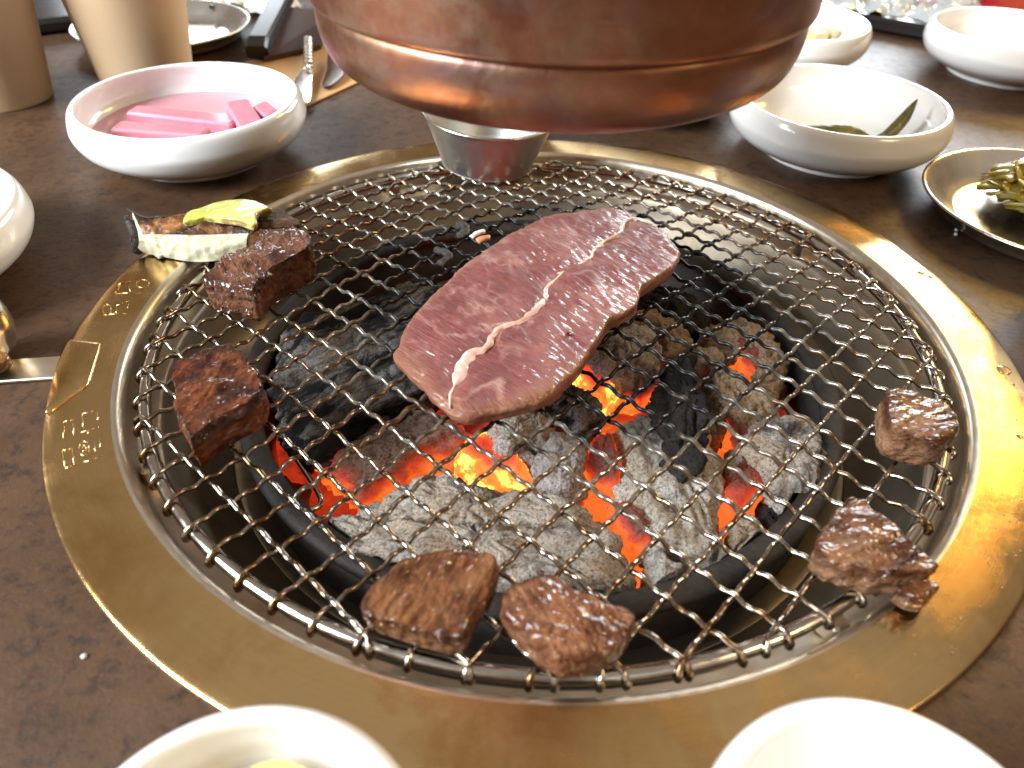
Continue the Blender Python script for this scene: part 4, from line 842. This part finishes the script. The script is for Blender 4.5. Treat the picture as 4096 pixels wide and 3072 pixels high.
# ------------------------------------------------------------------ kraft paper cups
CUPP = [(0.0005, 0.006), (0.0262, 0.006), (0.0266, 0.0), (0.0276, 0.0), (0.0278, 0.0003), (0.02795, 0.0012), (0.0290, 0.0098), (0.0333, 0.0430), (0.0386, 0.0845), (0.0388, 0.0860), (0.0395, 0.0868), (0.0395, 0.0885), (0.0385, 0.0890), (0.0377, 0.0880), (0.0274, 0.0070), (0.0005, 0.0068)]
for lab, x, y in (('kraft paper cup behind the pink radish bowl', -0.2635, 0.2400), ('kraft paper cup cut off by the left picture edge', -0.3370, 0.2010)):
    c_ = thing('paper_cup', lab, 'cup', (x, y, TABLE_Z), 'kraft paper cups')
    obj('cup_body', lathe(CUPP[1:10] + [(0.0384, 0.0862), (0.0381, 0.0850), (0.0290, 0.0150), (0.0277, 0.0085), (0.0270, 0.0072), (0.0005, 0.0070)], 96, (x, y, TABLE_Z)), 'kraft', c_)
    obj('rolled_rim', lathe([(0.0388+0.0012*math.cos(a), 0.0868+0.0012*math.sin(a)) for a in np.linspace(0, 2*math.pi, 10, endpoint=False)], 96, (x, y, TABLE_Z), close=True), 'kraft', c_)

# ------------------------------------------------------------------ things further back
tag(obj('kraft_sheet', (lambda P: ([(x, y, TABLE_Z+0.0004) for x, y in P]+[(x, y, TABLE_Z+0.0010) for x, y in P], [(0, 1, 2, 3)[::-1], (4, 5, 6, 7), (0, 1, 5, 4), (1, 2, 6, 5), (2, 3, 7, 6), (3, 0, 4, 7)]))([(-0.1640, 0.1830), (-0.1280, 0.2580), (-0.1700, 0.3600), (-0.2200, 0.2720)]), 'kraft_sheet', loc=(-0.17, 0.27, TABLE_Z), smooth=False), 'tan kraft paper sheet under the tongs left of the hood', 'paper')
def bar(path, w, h, mat, name, parent):
    V, F = [], []; m = len(path)
    for i, q in enumerate(path):
        q = Vector(q); tt = (Vector(path[min(i+1, m-1)])-Vector(path[max(i-1, 0)])).normalized(); si = tt.cross(Vector((0, 0, 1))).normalized(); up = si.cross(tt); b = min(w, h)*0.25
        for dx, dz in ((-w+b, 0), (w-b, 0), (w, b), (w, h-b), (w-b, h), (-w+b, h), (-w, h-b), (-w, b)): V.append(tuple(q+si*dx+up*dz))
    for i in range(m-1):
        for k in range(8): l = (k+1) % 8; F.append((i*8+k, i*8+l, i*8+8+l, i*8+8+k))
    F.append(tuple(range(8))); F.append(tuple((m-1)*8+k for k in range(8))[::-1])
    return obj(name, (V, F), mat, parent, smooth=False)
ut = thing('black_utensil', 'black handled utensil with a dark brown flat part lying across the kraft sheet', 'utensil', (-0.212, 0.31, TABLE_Z+0.001))
bar([(-0.2060, 0.2860, 0.0000), (-0.2075, 0.2960, 0.0030), (-0.2140, 0.3600, 0.0080), (-0.2250, 0.4600, 0.0160)], 0.0075, 0.010, 'black_plastic', 'handle', ut)
obj('flat_part', ([(-0.2010, 0.2820, 0.0000), (-0.1700, 0.3150, 0.0000), (-0.1720, 0.3700, 0.0070), (-0.2080, 0.3700, 0.0100), (-0.2010, 0.2820, 0.0030), (-0.1700, 0.3150, 0.0030), (-0.1720, 0.3700, 0.0100), (-0.2080, 0.3700, 0.0130)], [(3, 2, 1, 0), (4, 5, 6, 7), (0, 1, 5, 4), (1, 2, 6, 5), (2, 3, 7, 6), (3, 0, 4, 7)]), 'brown_plastic', ut, smooth=False)
tg_ = thing('serving_tongs', 'steel tongs with a twisted shaft resting on the kraft sheet', 'tongs', (-0.16, 0.24, TABLE_Z+0.001))
tw = []
for k in range(2):
    tw.append(tube([(-0.1790+0.0155*s+0.0017*math.cos(s*26+k*math.pi), 0.3150-0.0560*s, 0.0060-0.001*s+0.0017*math.sin(s*26+k*math.pi)) for s in np.linspace(0, 1, 110)], 0.0016, 8))
obj('twisted_shaft', join(*tw), 'steel', tg_)
g, at_ = lump([(-167, 262), (-161, 260), (-156, 240), (-151, 220), (-150, 208), (-156, 203), (-163, 208), (-166, 225), (-168, 245)], prof_slab(0.0016, 0.5, 0.97, -0.0006, 12), lambda x, y: 0.0002+max(0, (y-0.22))*0.06, 80, None)
obj('tip', g, 'steel', tg_, attrs=at_)
g, at_ = lump([(-158, 290), (-150, 292), (-140, 262), (-143, 238), (-149, 236), (-152, 260)], prof_slab(0.0016, 0.5, 0.97, -0.0006, 12), lambda x, y: 0.0004+max(0, (y-0.24))*0.08, 60, None)
obj('tip', g, 'brown_plastic', tg_, attrs=at_)
tag(obj('wooden_stick', tube([(-0.2215, 0.3010, 0.0004), (-0.2190, 0.3130, 0.0004)], 0.0009, 7), 'wood_stick', loc=(-0.22, 0.306, -0.0012)), 'short brown wooden stick end beside the black utensil', 'stick')
def crumple(cx, cy, w, d, h, seed, rot, nx=46, f=28):
    V, F = [], []; ca, sa = math.cos(rot), math.sin(rot)
    for i in range(nx):
        for j in range(nx):
            u, v = i/(nx-1)-0.5, j/(nx-1)-0.5; x, y = u*w, v*d
            e = 1-max(abs(u), abs(v))*2; rg = abs(noise.noise(Vector((x*f*2+seed, y*f*2, seed))))+0.5*abs(noise.noise(Vector((x*f*5, y*f*5+seed, seed+2))))
            x += 0.006*nz((x, y, 0), f, seed+1); y += 0.006*nz((x, y, 0), f, seed+4)
            V.append((cx+x*ca-y*sa, cy+x*sa+y*ca, TABLE_Z+0.0006+h*(0.35*min(1, e*3+0.15)+rg*0.9)))
    for i in range(nx-1):
        for j in range(nx-1): a = i*nx+j; F.append((a, a+nx, a+nx+1, a+1))
    return V, F
tag(obj('napkin', crumple(-0.262, 0.432, 0.075, 0.085, 0.017, 3, 0.5), 'tissue', loc=(-0.262, 0.432, TABLE_Z)), 'crumpled white paper napkin behind the empty steel plate', 'napkin')
tag(obj('black_case', box((-0.400, 0.352, TABLE_Z), (0.155, 0.075, 0.011), 0.62, 0.003), 'black_plastic', loc=(-0.400, 0.352, TABLE_Z), smooth=False), 'glossy black slab lying between the two paper cups', 'case')
tray = thing('tray', 'black tray at the far right behind the bowls', 'tray', (0.285, 0.47, TABLE_Z))
bar([(0.300, 0.408, TABLE_Z+0.0005), (0.250, 0.440, TABLE_Z+0.0005), (0.200, 0.472, TABLE_Z+0.0005)], 0.010, 0.011, 'black_plastic', 'tray_edge', tray)
tag(obj('plastic_wrapper', crumple(0.285, 0.470, 0.15, 0.10, 0.022, 8, -0.55, f=22), 'foil', loc=(0.285, 0.47, TABLE_Z)), 'crumpled silvery plastic wrapper in front of the red package', 'wrapper')
pk = thing('red_package', 'red package with white diagonal strokes in the far right corner', 'package', (0.405, 0.520, TABLE_Z))
obj('body', box((0.405, 0.520, TABLE_Z), (0.150, 0.045, 0.085), 0.12, 0.006), 'red_print', pk, smooth=False)
for k, (x0, z0, x1, z1) in enumerate(((-0.066, 0.020, -0.048, 0.013), (-0.058, 0.030, -0.030, 0.019), (-0.045, 0.037, -0.022, 0.028))):
    R_ = Matrix.Rotation(0.12, 3, 'Z'); pth = [tuple(R_ @ Vector((x, -0.0229, z))+Vector((0.405, 0.520, TABLE_Z))) for x, z in ((x0, z0), ((x0+x1)/2, (z0+z1)/2), (x1, z1))]
    obj('printed_stroke', tube(pth, 0.0016, 6, flat=1.0), 'white_print', pk)

# ------------------------------------------------------------------ steel tool at the left edge
tool = thing('steel_tool', 'flat steel tool with a rounded knob and brown sauce at the left edge', 'tool', (-0.20, -0.052, TABLE_Z))
bar([(-0.1668, -0.0450, TABLE_Z+0.0002), (-0.2000, -0.0520, TABLE_Z+0.0002), (-0.2400, -0.0600, TABLE_Z+0.0002)], 0.0062, 0.0014, 'lip_steel', 'blade', tool)
obj('knob', lathe(spline_prof([(0.0005, 0.0), (0.006, 0.001), (0.0075, 0.006), (0.0085, 0.012), (0.0075, 0.019), (0.004, 0.0225), (0.0005, 0.0232)], 6), 48, (-0.1935, -0.0400, TABLE_Z+0.002)), 'steel', tool)
g, at_ = lump([(-204, -62), (-208, -50), (-199, -45), (-187, -46), (-182, -50), (-186, -55), (-194, -59)], prof_slab(0.0045, 0.6, 0.85, 0.001, 14), lambda x, y: TABLE_Z+0.003, 80, lambda p, nn, s, h: 0.0011*nz(p, 160, 3))
obj('sauce_smear', g, 'sauce', tool, attrs=at_)

# crumbs on the table
for k, (x, y, r, lab) in enumerate(((-0.1066, -0.1502+0.0, 0.0007, 'tiny white crumb on the table at the lower left'), (0.1915, 0.0890, 0.0010, 'tiny white crumb in front of the right steel plate'), (0.1935, 0.0935, 0.0010, 'tiniest white crumb close to the right steel plate'))):
    if math.hypot(x, y) < 0.176: x, y = x*0.1795/math.hypot(x, y), y*0.1795/math.hypot(x, y)
    tag(obj('crumb', ball((x, y, TABLE_Z+r*0.6), r, 8, 5, 0.8), 'crumb_white', loc=(x, y, TABLE_Z)), lab, 'crumb', 'white crumbs on the table')
